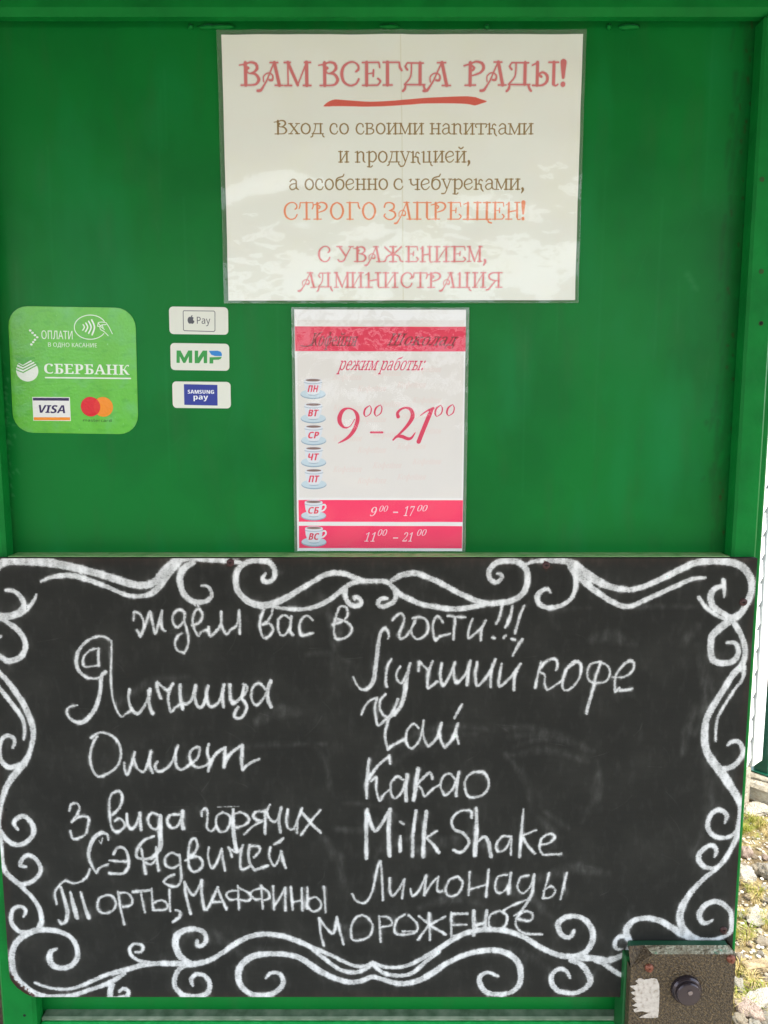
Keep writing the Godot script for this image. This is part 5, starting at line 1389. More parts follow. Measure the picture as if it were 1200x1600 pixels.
func make_notice() -> void:
	var w := 430.0
	var h := 309.5
	var s := 2.6
	var im := blank(int(w * s), int(h * s), Color(0.94, 0.945, 0.91))
	var iw := im.get_width()
	var ih := im.get_height()
	blotch(im, Color(0.94, 0.94, 0.88), field(iw, ih, 0.004, 4, 41), 110, 255, 0.5)
	blotch(im, Color(0.72, 0.70, 0.60), field(iw, ih, 0.5, 2, 42), 150, 255, 0.12)
	var crease := Ink.new(iw, ih, s)
	crease.stroke(numbers("213.7 2.2 0.7 215.7 107.8 0.8 216.6 202 0.8 217.6 309.4 0.8"), false, 3.0)
	crease.lay_on(im, Color(0.74, 0.70, 0.52), 0.35)
	var rose := Ink.new(iw, ih, s)
	var orange := Ink.new(iw, ih, s)
	var pink := Ink.new(iw, ih, s)
	var brown := Ink.new(iw, ih, s)
	var caps := {
		"В": ["C 22 12 5 50 2 6 78 8 9 84 28 10 66 44 6 44 48 4 32 40 6 36 30 5", "C 44 48 4 76 52 8 92 74 11 78 94 7 50 98 4", "L 26 4 11 26 98 11", "L 2 98 5 52 98 5", "L -4 14 4 34 8 5", "L 20 16 6 40 26 9"],
		"А": ["L 62 2 5 24 78 5", "C 24 78 5 8 100 6 -8 120 9 -24 122 9", "C 8 84 4 8 60 4 32 46 4 54 56 5 52 76 7 36 76 7", "L 64 2 11 88 98 11", "L 42 2 5 82 2 5", "L 66 98 5 106 98 5"],
		"М": ["L 14 2 5 14 98 5", "L 14 2 10 52 96 9", "L 52 96 4 88 2 5", "L 88 2 11 88 98 11", "L 0 2 5 24 2 5", "L 80 2 5 104 2 5", "L 0 98 5 28 98 5", "L 74 98 5 104 98 5"],
		"С": ["C 78 40 6 90 32 8 90 16 7 72 2 5 44 2 6 16 20 9 6 50 11 16 82 9 46 99 6 78 92 6 92 72 7"],
		"Е": ["L 26 2 11 26 98 11", "L 4 2 5 90 2 5 94 24 5", "L 26 50 4 62 46 4", "L 62 34 6 60 60 6", "L 4 98 5 84 98 5", "C 84 98 5 98 82 7 84 70 6"],
		"Г": ["L 30 2 11 30 98 11", "L 8 2 5 90 2 5", "C 90 2 5 92 22 8 102 36 7", "L 8 98 5 54 98 5"],
		"Д": ["C 34 4 5 30 60 5 4 92 5", "L 76 4 11 76 94 11", "L 14 4 5 92 4 5", "L 0 96 5 100 96 5", "C 6 96 5 2 114 8 -8 124 7", "C 92 96 6 98 112 8 106 122 7", "C 14 4 4 4 20 6 14 32 7"],
		"Р": ["L 26 4 11 26 98 11", "C 26 10 5 54 0 6 86 8 9 94 28 10 78 46 7 46 56 5 36 58 4", "L -6 16 5 32 8 6", "C 30 14 5 46 26 8 38 36 7", "L 0 98 5 54 98 5"],
		"Ы": ["L 20 2 10 20 98 10", "L 0 14 5 22 2 5", "C 20 56 6 40 44 6 58 58 9 58 82 9 40 98 6 2 98 5", "L 20 50 6 36 62 8", "L 84 2 10 84 94 10", "L 64 2 5 102 2 5", "C 84 94 9 92 101 5 102 95 4"],
		"!": ["L 50 2 24 50 66 11", "L 50 94 18 50 96 18"],
		"О": ["C 50 1 6 22 14 9 8 50 11 22 86 9 50 99 6 78 86 9 92 50 11 78 14 9 50 1 6"],
		"Т": ["L 52 2 11 52 98 11", "L 4 2 5 100 2 5", "C 4 2 5 2 22 7 -5 36 6", "C 100 2 5 103 22 7 95 38 6", "L 28 98 5 76 98 5"],
		"З": ["C 8 28 8 18 6 7 50 2 6 78 14 9 76 38 9 44 48 5", "C 44 48 5 80 56 9 90 78 10 66 98 7 30 98 6 6 80 8 14 68 6"],
		"П": ["L 22 2 11 22 98 11", "L 78 2 11 78 86 11", "L 0 2 5 102 2 5", "L 2 98 5 44 98 5", "C 78 84 9 84 99 6 98 98 5"],
		"Щ": ["L 20 4 10 20 98 10", "L 52 2 10 52 98 10", "L 84 2 10 84 98 10", "L 4 98 5 98 98 5", "L 6 12 4 22 2 5", "L 40 2 5 64 2 5", "L 72 2 5 96 2 5", "C 88 98 5 90 114 7 100 120 6"],
		"Н": ["L 22 4 10 22 98 10", "L 76 4 10 78 86 10", "L 4 16 4 24 4 5", "L 60 2 5 94 2 5", "L 22 56 6 76 48 6", "L 2 98 5 44 98 5", "C 78 86 8 84 101 5 100 98 5"],
		"У": ["L 16 2 9 54 58 9", "C 90 2 5 60 60 6 44 92 7 20 98 7 8 86 6", "L 0 2 5 34 2 5", "L 76 2 5 106 2 5"],
		"Ж": ["L 50 2 10 50 98 10", "C 10 4 7 22 20 7 46 48 6", "C 90 4 7 78 20 7 54 48 6", "C 46 50 6 20 66 7 14 92 7 0 98 5", "C 54 50 6 80 66 7 86 92 7 100 98 5", "L 50 47 20 50 51 20", "L 34 2 5 66 2 5", "L 32 98 5 68 98 5"],
		"И": ["L 20 2 10 20 98 10", "L 80 2 10 80 98 10", "L 24 92 4 76 10 4", "L 2 2 5 40 2 5", "L 62 2 5 100 2 5", "L 2 98 5 40 98 5", "L 62 98 5 100 98 5"],
		"Ц": ["L 20 4 10 20 98 10", "L 72 2 10 72 98 10", "L 0 98 5 92 98 5", "L 6 12 4 22 2 5", "L 56 2 5 90 2 5", "C 84 98 5 88 114 7 100 120 6"],
		"Я": ["L 78 2 10 78 98 10", "C 78 6 5 44 2 6 16 14 9 16 38 9 40 52 6 78 54 4", "C 58 54 6 34 84 7 12 112 8 -4 116 7", "L 60 2 5 102 2 5", "L 60 98 5 102 98 5"],
		",": ["C 50 90 16 58 102 14 30 122 7"],
	}
	var low := {
		"в": ["L 18 2 12 18 98 12", "C 18 4 7 60 2 7 78 20 10 60 44 7 18 48 6", "C 50 48 7 84 58 9 86 82 10 60 98 7 2 98 7", "L 0 2 7 30 2 7"],
		"х": ["L 16 4 12 84 96 12", "L 84 4 6 14 96 6", "L 0 3 7 34 3 7", "L 66 3 7 100 3 7", "L 0 97 7 34 97 7", "L 64 97 7 102 97 7"],
		"о": ["C 50 1 8 20 16 11 8 50 12 20 84 11 50 99 8 80 84 11 92 50 12 80 16 11 50 1 8"],
		"с": ["C 84 32 10 80 12 8 52 1 8 22 14 11 8 50 12 20 84 11 50 99 8 78 94 7 94 72 7"],
		"д": ["L 34 4 7 26 60 7 10 94 7", "L 76 4 12 76 94 12", "L 18 4 7 92 4 7", "L 0 96 7 100 96 7", "C 8 96 7 4 120 9 -10 128 8", "C 92 96 7 96 118 9 106 126 8"],
		"и": ["L 20 2 12 20 98 12", "L 80 2 12 80 98 12", "L 24 90 7 76 10 7", "L 2 3 7 38 3 7", "L 62 3 7 98 3 7", "L 2 97 7 38 97 7", "L 62 97 7 98 97 7"],
		"м": ["L 14 4 7 14 98 7", "L 16 4 11 50 94 9", "L 50 94 6 84 4 7", "L 86 4 12 86 98 12", "L 0 3 7 22 3 7", "L 80 3 7 100 3 7", "L 0 97 7 30 97 7", "L 72 97 7 100 97 7"],
		"н": ["L 20 2 12 20 98 12", "L 80 2 12 80 98 12", "L 20 50 7 80 50 7", "L 2 3 7 38 3 7", "L 62 3 7 98 3 7", "L 2 97 7 38 97 7", "L 62 97 7 98 97 7"],
		"а": ["C 16 24 9 42 2 8 74 14 10 78 40 12 78 82 12 102 98 6", "C 76 42 6 32 48 8 10 72 10 28 98 8 60 92 7 78 74 7"],
		"п": ["L 22 4 12 22 98 12", "C 22 26 7 50 4 8 76 16 11 78 50 12 78 84 11 94 100 6", "L 0 10 6 22 4 7", "L 2 97 7 44 97 7"],
		"т": ["L 50 4 12 50 98 12", "L 4 5 8 96 5 8", "C 4 5 7 0 26 9 10 36 8", "C 96 5 7 100 26 9 90 36 8", "L 28 97 7 74 97 7"],
		"к": ["L 22 2 12 22 98 12", "C 22 52 7 50 44 7 52 18 8 70 6 9 84 18 9", "C 46 48 8 72 56 11 74 90 11 94 114 8", "L 2 10 6 24 3 7", "L 2 97 7 44 97 7"],
		"р": ["L 24 4 13 24 138 13", "C 24 20 7 58 2 8 88 22 11 90 66 11 60 96 8 26 84 6", "L -2 12 6 24 4 7", "C 6 138 7 40 142 7 54 130 8"],
		"у": ["L 14 4 11 52 90 10", "C 88 4 7 54 92 7 34 132 8 2 136 10", "L 0 3 7 32 3 7", "L 70 3 7 102 3 7"],
		"ц": ["L 20 4 12 20 96 12", "L 72 4 12 72 96 12", "L 16 97 7 90 97 7", "L 2 8 6 22 3 7", "L 56 3 7 80 3 7", "C 84 97 7 88 122 9 100 130 7"],
		"е": ["C 12 56 6 60 46 6 88 34 7 78 8 9 44 2 8 12 28 11 10 68 11 36 98 8 70 94 7 92 72 6"],
		"й": ["L 20 2 12 20 98 12", "L 80 2 12 80 98 12", "L 24 90 7 76 10 7", "L 2 3 7 38 3 7", "L 62 3 7 98 3 7", "L 2 97 7 38 97 7", "L 62 97 7 98 97 7", "C 32 -36 9 50 -22 9 70 -36 9"],
		"б": ["C 50 4 8 22 18 11 10 52 12 22 86 11 50 99 8 80 84 11 92 50 12 80 16 11 50 4 8", "C 10 50 11 16 4 10 46 -14 9 82 -22 9 94 -42 8"],
		"ч": ["C 14 4 11 16 40 11 40 58 8 78 46 6", "L 78 4 12 78 98 12", "L -4 8 6 18 3 7", "L 60 3 7 96 3 7", "L 56 97 7 100 97 7"],
		",": ["C 50 90 22 60 104 18 26 130 8"],
	}
	var shade := Ink.new(iw, ih, s)
	var swoosh := Ink.new(iw, ih, s)
	letter(rose, caps["В"], 26.5, 49.8, 34.3, 60.4, 1.30)
	letter(rose, caps["А"], 51.9, 74.6, 34.4, 60.4, 1.30)
	letter(rose, caps["М"], 78, 107.6, 34.4, 60.5, 1.30)
	letter(rose, caps["В"], 119.1, 142.1, 34.5, 60.5, 1.30)
	letter(rose, caps["С"], 143.8, 166.8, 34.5, 60.5, 1.30)
	letter(rose, caps["Е"], 168.5, 190.9, 34.6, 60.6, 1.30)
	letter(rose, caps["Г"], 191.7, 214.9, 34.6, 60.6, 1.30)
	letter(rose, caps["Д"], 218.6, 242.6, 34.6, 60.7, 1.30)
	letter(rose, caps["А"], 247, 271.1, 34.7, 60.7, 1.30)
	letter(rose, caps["Р"], 289.6, 312.4, 34.7, 60.8, 1.30)
	letter(rose, caps["А"], 313.5, 336.4, 34.8, 60.8, 1.30)
	letter(rose, caps["Д"], 340.4, 365.7, 34.8, 60.8, 1.30)
	letter(rose, caps["Ы"], 368.1, 398, 34.9, 60.9, 1.30)
	letter(rose, caps["!"], 399.5, 409.2, 34.9, 60.9, 1.30)
	letter(brown, caps["В"], 65.4, 80.5, 98.6, 114.4, 1.25)
	letter(brown, low["х"], 82, 94.7, 102.2, 114.4, 1.25)
	letter(brown, low["о"], 96, 108.2, 102.2, 114.4, 1.25)
	letter(brown, low["д"], 109.5, 122.9, 102.3, 114.4, 1.25)
	letter(brown, low["с"], 130.1, 140.5, 102.3, 114.5, 1.25)
	letter(brown, low["о"], 141.6, 153.2, 102.3, 114.5, 1.25)
	letter(brown, low["с"], 161, 171.5, 102.3, 114.5, 1.25)
	letter(brown, low["в"], 172.5, 183.7, 102.3, 114.5, 1.25)
	letter(brown, low["о"], 184.7, 196.4, 102.4, 114.5, 1.25)
	letter(brown, low["и"], 197.5, 210.7, 102.4, 114.6, 1.25)
	letter(brown, low["м"], 211.9, 227.2, 102.4, 114.6, 1.25)
	letter(brown, low["и"], 228.4, 241.6, 102.4, 114.6, 1.25)
	letter(brown, low["н"], 248.7, 261.6, 102.5, 114.6, 1.25)
	letter(brown, low["а"], 262.5, 273.7, 102.5, 114.7, 1.25)
	letter(brown, low["п"], 274.6, 287.5, 102.5, 114.7, 1.25)
	letter(brown, low["и"], 288.5, 301.7, 102.5, 114.7, 1.25)
	letter(brown, low["т"], 302.6, 315.6, 102.5, 114.7, 1.25)
	letter(brown, low["к"], 316.5, 328.3, 102.6, 114.7, 1.25)
	letter(brown, low["а"], 329.1, 340.4, 102.6, 114.8, 1.25)
	letter(brown, low["м"], 341.3, 356.7, 102.6, 114.8, 1.25)
	letter(brown, low["и"], 357.6, 370.9, 102.6, 114.8, 1.25)
	letter(brown, low["и"], 140.4, 152.9, 133.6, 146.1, 1.25)
	letter(brown, low["п"], 160.2, 172.9, 133.6, 146.2, 1.25)
	letter(brown, low["р"], 174, 186.2, 133.6, 146.2, 1.25)
	letter(brown, low["о"], 187.2, 198.8, 133.6, 146.2, 1.25)
	letter(brown, low["д"], 199.9, 212.7, 133.7, 146.2, 1.25)
	letter(brown, low["у"], 213.7, 225.4, 133.7, 146.2, 1.25)
	letter(brown, low["к"], 226.4, 238, 133.7, 146.3, 1.25)
	letter(brown, low["ц"], 239, 251.9, 133.7, 146.3, 1.25)
	letter(brown, low["и"], 252.9, 266, 133.7, 146.3, 1.25)
	letter(brown, low["е"], 266.9, 278.1, 133.8, 146.3, 1.25)
	letter(brown, low["й"], 279, 292.2, 133.8, 146.3, 1.25)
	letter(brown, low[","], 292.8, 297.6, 133.8, 146.4, 1.25)
	letter(brown, low["а"], 80.7, 92.4, 164.6, 177, 1.25)
	letter(brown, low["о"], 99.7, 111.1, 164.6, 177, 1.25)
	letter(brown, low["с"], 112.2, 122.4, 164.6, 177, 1.25)
	letter(brown, low["о"], 123.5, 134.8, 164.6, 177, 1.25)
	letter(brown, low["б"], 136, 147.4, 164.7, 177.1, 1.25)
	letter(brown, low["е"], 148.4, 159.3, 164.7, 177.1, 1.25)
	letter(brown, low["н"], 160.4, 173, 164.7, 177.1, 1.25)
	letter(brown, low["н"], 174.1, 186.7, 164.7, 177.1, 1.25)
	letter(brown, low["о"], 187.8, 199.3, 164.7, 177.1, 1.25)
	letter(brown, low["с"], 205.6, 217.6, 164.8, 177.2, 1.25)
	letter(brown, low["ч"], 224.7, 237.1, 164.8, 177.2, 1.25)
	letter(brown, low["е"], 238.1, 249.4, 164.8, 177.2, 1.25)
	letter(brown, low["б"], 250.3, 262.2, 164.8, 177.2, 1.25)
	letter(brown, low["у"], 263.1, 275, 164.9, 177.2, 1.25)
	letter(brown, low["р"], 275.9, 288.4, 164.9, 177.3, 1.25)
	letter(brown, low["е"], 289.3, 300.6, 164.9, 177.3, 1.25)
	letter(brown, low["к"], 301.5, 313.4, 164.9, 177.3, 1.25)
	letter(brown, low["а"], 314.3, 325.7, 164.9, 177.3, 1.25)
	letter(brown, low["м"], 326.6, 342.1, 165, 177.4, 1.25)
	letter(brown, low["и"], 343.1, 356.6, 165, 177.4, 1.25)
	letter(brown, low[","], 357.1, 362.1, 165, 177.4, 1.25)
	letter(orange, caps["С"], 74.4, 91.6, 191.3, 211.1, 1.20)
	letter(orange, caps["Т"], 93.5, 109.3, 191.3, 211.1, 1.20)
	letter(orange, caps["Р"], 110.3, 126.9, 191.3, 211.1, 1.20)
	letter(orange, caps["О"], 129.4, 146.8, 191.4, 211.1, 1.20)
	letter(orange, caps["Г"], 148.5, 165.2, 191.4, 211.2, 1.20)
	letter(orange, caps["О"], 167.7, 185.2, 191.4, 211.2, 1.20)
	letter(orange, caps["З"], 193.6, 209.7, 191.5, 211.2, 1.20)
	letter(orange, caps["А"], 211.2, 227.4, 191.5, 211.3, 1.20)
	letter(orange, caps["П"], 229.6, 250.4, 191.5, 211.3, 1.20)
	letter(orange, caps["Р"], 251.8, 268.8, 191.5, 211.3, 1.20)
	letter(orange, caps["Е"], 270.1, 287.2, 191.6, 211.3, 1.20)
	letter(orange, caps["Щ"], 287.7, 323.2, 191.6, 211.4, 1.20)
	letter(orange, caps["Е"], 323.6, 338.5, 191.6, 211.4, 1.20)
	letter(orange, caps["Н"], 339.7, 357.7, 191.7, 211.5, 1.20)
	letter(orange, caps["!"], 357.3, 364.6, 191.7, 211.5, 1.20)
	letter(pink, caps["С"], 115, 130.2, 242.3, 260.3, 1.20)
	letter(pink, caps["У"], 137.3, 156.5, 242.3, 260.3, 1.20)
	letter(pink, caps["В"], 158.1, 173.5, 242.4, 260.3, 1.20)
	letter(pink, caps["А"], 175.1, 190.4, 242.4, 260.4, 1.20)
	letter(pink, caps["Ж"], 192.8, 217.5, 242.4, 260.4, 1.20)
	letter(pink, caps["Е"], 219.8, 236, 242.5, 260.4, 1.20)
	letter(pink, caps["Н"], 237.5, 253, 242.5, 260.5, 1.20)
	letter(pink, caps["И"], 254.4, 273.1, 242.5, 260.5, 1.20)
	letter(pink, caps["Е"], 274.4, 293.1, 242.5, 260.5, 1.20)
	letter(pink, caps["М"], 294.5, 311.7, 242.6, 260.5, 1.20)
	letter(pink, caps[","], 312.2, 319.4, 242.6, 260.6, 1.20)
	letter(pink, caps["А"], 94.5, 111.3, 272.7, 290.4, 1.20)
	letter(pink, caps["Д"], 114.6, 130.7, 272.7, 290.4, 1.20)
	letter(pink, caps["М"], 134, 152.4, 272.8, 290.5, 1.20)
	letter(pink, caps["И"], 153.3, 169.5, 272.8, 290.5, 1.20)
	letter(pink, caps["Н"], 171.1, 191.9, 272.8, 290.5, 1.20)
	letter(pink, caps["И"], 192.7, 211.3, 272.9, 290.5, 1.20)
	letter(pink, caps["С"], 214.4, 229.2, 272.9, 290.6, 1.20)
	letter(pink, caps["Т"], 229.9, 246.2, 272.9, 290.6, 1.20)
	letter(pink, caps["Р"], 246.9, 263.3, 272.9, 290.6, 1.20)
	letter(pink, caps["А"], 265.4, 280.3, 273, 290.6, 1.20)
	letter(pink, caps["Ц"], 282.5, 299.7, 273, 290.7, 1.20)
	letter(pink, caps["И"], 301, 317.5, 273, 290.7, 1.20)
	letter(pink, caps["Я"], 318.8, 336.9, 273, 290.7, 1.20)
	swoosh.stroke(numbers("123.8 82.8 0.8 129.9 80.6 5.3 137.4 79.2 7.5 153.2 80 6.4 179.5 81.1 5.3 209.6 80.1 5.6 239.7 77.6 6 269.8 76.3 7.1 290.9 76.6 8.3 301.4 78.1 9 308.9 78.4 4.5 314.9 78.4 0.8"), true)
	swoosh.lay_on(im, Color(0.86, 0.30, 0.22), 0.95)
	shade = rose.blurred(5.0)
	shade.lay_on(im, Color(0.62, 0.45, 0.45), 0.55)
	rose.lay_on(im, Color(0.86, 0.42, 0.42), 0.92)
	brown.lay_on(im, Color(0.52, 0.39, 0.15), 0.92)
	orange.lay_on(im, Color(0.95, 0.53, 0.33), 0.9)
	shade = pink.blurred(5.0)
	shade.lay_on(im, Color(0.66, 0.50, 0.50), 0.45)
	pink.lay_on(im, Color(0.90, 0.46, 0.46), 0.88)
	var o := thing("laminated_notice", "large laminated paper notice with red, brown and orange Cyrillic lettering", "notice", Vector3(-0.1947, 1.9386, 0.0005))
	o.rotation.z = 0.0015
	var n := noise(0.012, 2, 51)
	var bend := func(x: float, y: float) -> float: return 3.0 + 1.3 * n.get_noise_2d(x, y) + 0.9 * exp(-absf(x - w / 2 - 2) / 4.0) + 1.6 * pow(absf(y / h - 0.5) * 2.0, 6.0)
	put("paper", sheet(5.5, 5.0, w - 4.0, h - 3.5, w, h, 0.0, bend), printed(im, 0.6), o)
	# the clear margin of the laminate is milky where it has lifted
	var milky := mat(Color(0.50, 0.58, 0.48, 0.26), 0.5)
	milky.transparency = BaseMaterial3D.TRANSPARENCY_ALPHA
	put("laminate_margin", sheet(0, 0, w, h, w, h, -0.7, bend), milky, o)
	film("laminate_film", sheet(0, 0, w, h, w, h, 0.7, bend), o, 52, [[0.10, 0.88, 0.10, 0.16, 0.6], [0.48, 0.84, 0.30, 0.18, 0.3], [0.86, 0.62, 0.14, 0.16, 0.3]])


func make_hours() -> void:
	var w := 216.5
	var h := 301.5
	var s := 3.6
	var im := blank(int(w * s), int(h * s), Color(0.92, 0.91, 0.91))
	var iw := im.get_width()
	var ih := im.get_height()
	var kx := 1.0
	var red := Ink.new(iw, ih, s)
	var top := Ink.new(iw, ih, s)
	var pale := Ink.new(iw, ih, s)
	var dark := Ink.new(iw, ih, s)
	var thin := Ink.new(iw, ih, s)
	var field_ink := Ink.new(iw, ih, s)
	field_ink.box(6.7, 15.2, 210.4, 232.9)
	field_ink.lay_on(im, Color(0.885, 0.86, 0.85), 1.00)
	pale.word("Кофейня", serif, 49.9, 79.6, 86.1, 88.9, 0.40, 0.00)
	pale.word("Кофейня", serif, 98.7, 74.9, 134.9, 84.1, 0.40, 0.00)
	pale.word("Кофейня", serif, 147.4, 70.1, 183.7, 79.4, 0.40, 0.00)
	pale.word("Кофейня", serif, 79.8, 93.6, 116.1, 102.8, 0.40, 0.00)
	pale.word("Кофейня", serif, 128.6, 88.8, 165, 98.1, 0.40, 0.00)
	pale.word("Кофейня", serif, 49.6, 117, 86, 126.4, 0.40, 0.00)
	pale.word("Кофейня", serif, 98.7, 112.2, 135.1, 121.6, 0.40, 0.00)
	pale.word("Кофейня", serif, 147.7, 107.5, 184.1, 116.8, 0.40, 0.00)
	pale.word("Кофейня", serif, 79.7, 131.1, 116.2, 140.5, 0.40, 0.00)
	pale.word("Кофейня", serif, 128.8, 126.3, 165.3, 135.7, 0.40, 0.00)
	pale.word("Кофейня", serif, 49.4, 154.8, 86, 164.3, 0.40, 0.00)
	pale.word("Кофейня", serif, 98.7, 150, 135.3, 159.4, 0.40, 0.00)
	pale.word("Кофейня", serif, 147.9, 145.2, 184.6, 154.6, 0.40, 0.00)
	pale.word("Кофейня", serif, 79.6, 169.1, 116.2, 178.5, 0.40, 0.00)
	pale.word("Кофейня", serif, 129, 164.2, 165.7, 173.7, 0.40, 0.00)
	pale.word("Кофейня", serif, 49.1, 193, 85.9, 202.6, 0.40, 0.00)
	pale.word("Кофейня", serif, 98.7, 188.1, 135.5, 197.7, 0.40, 0.00)
	pale.word("Кофейня", serif, 148.2, 183.3, 185, 192.8, 0.40, 0.00)
	pale.word("Кофейня", serif, 79.5, 207.4, 116.3, 217, 0.40, 0.00)
	pale.word("Кофейня", serif, 129.1, 202.5, 166, 212.1, 0.40, 0.00)
	pale.lay_on(im, Color(0.92, 0.66, 0.62), 0.22)
	top.box(4.2, 22.8, 213.9, 52.3)
	top.lay_on(im, Color(0.88, 0.02, 0.27), 1.00)
	red.box(5.8, 235.8, 212.1, 263.4)
	red.box(5.8, 268.7, 211.8, 297)
	red.lay_on(im, Color(0.98, 0.01, 0.36), 1.00)
	dark.word("Кофейня", serif, 22.1, 29.6, 81.4, 51, 0.55, 0.00)
	dark.word("Шоколад", serif, 115.9, 31, 203.7, 49.2, 0.55, 0.00)
	dark.stroke(numbers("11 45.8 0.8 18.8 46.5 1.3 26.7 41.9 1.2 31.4 33.4 0.9 36.9 29.6 0.8"), true)
	dark.lay_on(im, Color(0.40, 0.0, 0.06), 0.95)
	var crimson := Ink.new(iw, ih, s)
	crimson.word("режим работы:", serif, 54, 58.7, 164, 80.2, 0.60, 0.00)
	crimson.stroke(numbers("76.5 135.1 1 70.9 143.7 1.1 63.8 145.3 2.4 58.6 139.8 4.8 57.9 132.7 5.5 61.5 124.9 4.4 67.8 121.7 2 74.5 123.3 2 79.3 128.8 4.4 80.1 136.6 4.9 75.7 148.5 4.8 67.7 158 3.6 56.1 164.7 0.8"), true)
	crimson.stroke(numbers("130.4 131.8 4.4 129.6 127.1 3.2 134.3 122.4 2.4 140.6 120.8 2.5 146.6 123.9 4.4 148.2 131.8 5.2 142.4 142 4 132.9 152.3 2.5 124.2 160.2 1.6"), true)
	crimson.stroke(numbers("124.2 161 1.2 128.9 156.3 3.2 135.3 156.3 4.4 142.5 159 4 147.2 157.8 2.8 151.6 151.5 1"), true)
	crimson.stroke(numbers("158.1 130.2 1 166 124.7 2 173.9 121.5 3.2"), true)
	crimson.stroke(numbers("172.3 122.3 3.6 169.2 129.4 5.2 162.2 146.7 5.2 156 162.6 5.2"), true)
	crimson.stroke(numbers("96.7 151.2 2.4 111 151.2 2.4"), false)
	crimson.stroke(numbers("95.3 118.1 0.6 89.9 122.1 2.1 88.2 128.3 2.1 90.2 132.3 0.6"), true)
	crimson.stroke(numbers("95.3 118.1 0.6 97.2 122 1.4 95.8 128.3 1.4 90.2 132.3 0.6"), true)
	crimson.stroke(numbers("108.3 117.3 0.6 103 121.2 2.1 101.2 127.5 2.1 103.3 131.5 0.6"), true)
	crimson.stroke(numbers("108.3 117.3 0.6 110.3 121.2 1.4 108.8 127.5 1.4 103.3 131.5 0.6"), true)
	crimson.stroke(numbers("183.1 117.6 0.6 177.8 121.5 2.1 176.1 127.8 2.1 178.2 131.7 0.6"), true)
	crimson.stroke(numbers("183.1 117.6 0.6 185.1 121.5 1.4 183.7 127.8 1.4 178.2 131.7 0.6"), true)
	crimson.stroke(numbers("197.7 116.7 0.6 192.4 120.7 2.1 190.7 127 2.1 192.9 130.9 0.6"), true)
	crimson.stroke(numbers("197.7 116.7 0.6 199.7 120.7 1.4 198.4 126.9 1.4 192.9 130.9 0.6"), true)
	crimson.lay_on(im, Color(0.84, 0.06, 0.28), 0.96)
	var white_ink := Ink.new(iw, ih, s)
	white_ink.word("9", serif, 95.5, 244.5, 104.3, 256.3, 0.36, 0.05)
	white_ink.word("00", serif, 107.2, 242.9, 118.4, 250.5, 0.36, 0.05)
	white_ink.word("17", serif, 137.7, 243.2, 152.3, 255.8, 0.36, 0.05)
	white_ink.word("00", serif, 155, 242, 168, 250, 0.36, 0.05)
	white_ink.word("11", serif, 88.2, 276.7, 102.8, 288.6, 0.36, 0.05)
	white_ink.word("00", serif, 105.2, 273, 117.3, 281.1, 0.36, 0.05)
	white_ink.word("21", serif, 136.3, 276.6, 149.7, 288.5, 0.36, 0.05)
	white_ink.word("00", serif, 154.9, 272.9, 167.1, 281, 0.36, 0.05)
	white_ink.box(124.5, 250.6, 130.9, 252.1)
	white_ink.box(124.6, 283.3, 131.1, 284.7)
	white_ink.lay_on(im, Color(0.95, 0.88, 0.88), 0.95)
	var saucer_edge := Ink.new(iw, ih, s)
	var saucer := Ink.new(iw, ih, s)
	var cup := Ink.new(iw, ih, s)
	var rim := Ink.new(iw, ih, s)
	var coffee := Ink.new(iw, ih, s)
	var handle := Ink.new(iw, ih, s)
	saucer_edge.oval(25.3, 104.7, 15.5, 5.7)
	saucer.oval(25.3, 103.8, 15.2, 5.2)
	cup.shape(PackedVector2Array([Vector2(14.4, 88.2), Vector2(36.4, 88.2), Vector2(35.6, 96), Vector2(33.2, 101.4), Vector2(30.8, 105), Vector2(19.7, 105), Vector2(17.4, 101.5), Vector2(15.1, 96)]))
	cup.oval(25.4, 87.8, 11, 2.7)
	rim.stroke(numbers("14.4 90.2 0.8 20.7 91.5 0.8 30.1 91.5 0.8 36.4 90.1 0.8"), true)
	rim.stroke(numbers("19.7 105.1 0.8 25.2 105.8 0.9 30.8 105 0.8"), true)
	coffee.oval(25.4, 87.4, 9.1, 1.5)
	saucer_edge.oval(25.3, 134.5, 15.5, 5.7)
	saucer.oval(25.4, 133.6, 15.2, 5.2)
	cup.shape(PackedVector2Array([Vector2(14.4, 117.9), Vector2(36.6, 117.9), Vector2(35.7, 125.7), Vector2(33.3, 131.2), Vector2(30.9, 134.8), Vector2(19.8, 134.8), Vector2(17.5, 131.2), Vector2(15.1, 125.7)]))
	cup.oval(25.5, 117.5, 11.1, 2.7)
	rim.stroke(numbers("14.4 119.9 0.8 20.7 121.2 0.8 30.2 121.2 0.8 36.6 119.8 0.8"), true)
	rim.stroke(numbers("19.8 134.9 0.8 25.3 135.6 1 30.9 134.8 0.8"), true)
	coffee.oval(25.5, 117.1, 9.1, 1.5)
	saucer_edge.oval(25.5, 161.8, 15.6, 5.7)
	saucer.oval(25.5, 160.8, 15.3, 5.3)
	cup.shape(PackedVector2Array([Vector2(14.5, 145), Vector2(36.8, 145), Vector2(35.9, 152.9), Vector2(33.5, 158.4), Vector2(31, 162), Vector2(19.9, 162), Vector2(17.5, 158.5), Vector2(15.2, 152.9)]))
	cup.oval(25.6, 144.6, 11.1, 2.7)
	rim.stroke(numbers("14.5 147 0.8 20.8 148.3 0.8 30.4 148.3 0.8 36.7 147 0.8"), true)
	rim.stroke(numbers("19.9 162.1 0.8 25.5 162.9 1 31 162.1 0.8"), true)
	coffee.oval(25.6, 144.2, 9.1, 1.5)
	saucer_edge.oval(25.2, 188.9, 15.7, 5.8)
	saucer.oval(25.2, 187.9, 15.3, 5.3)
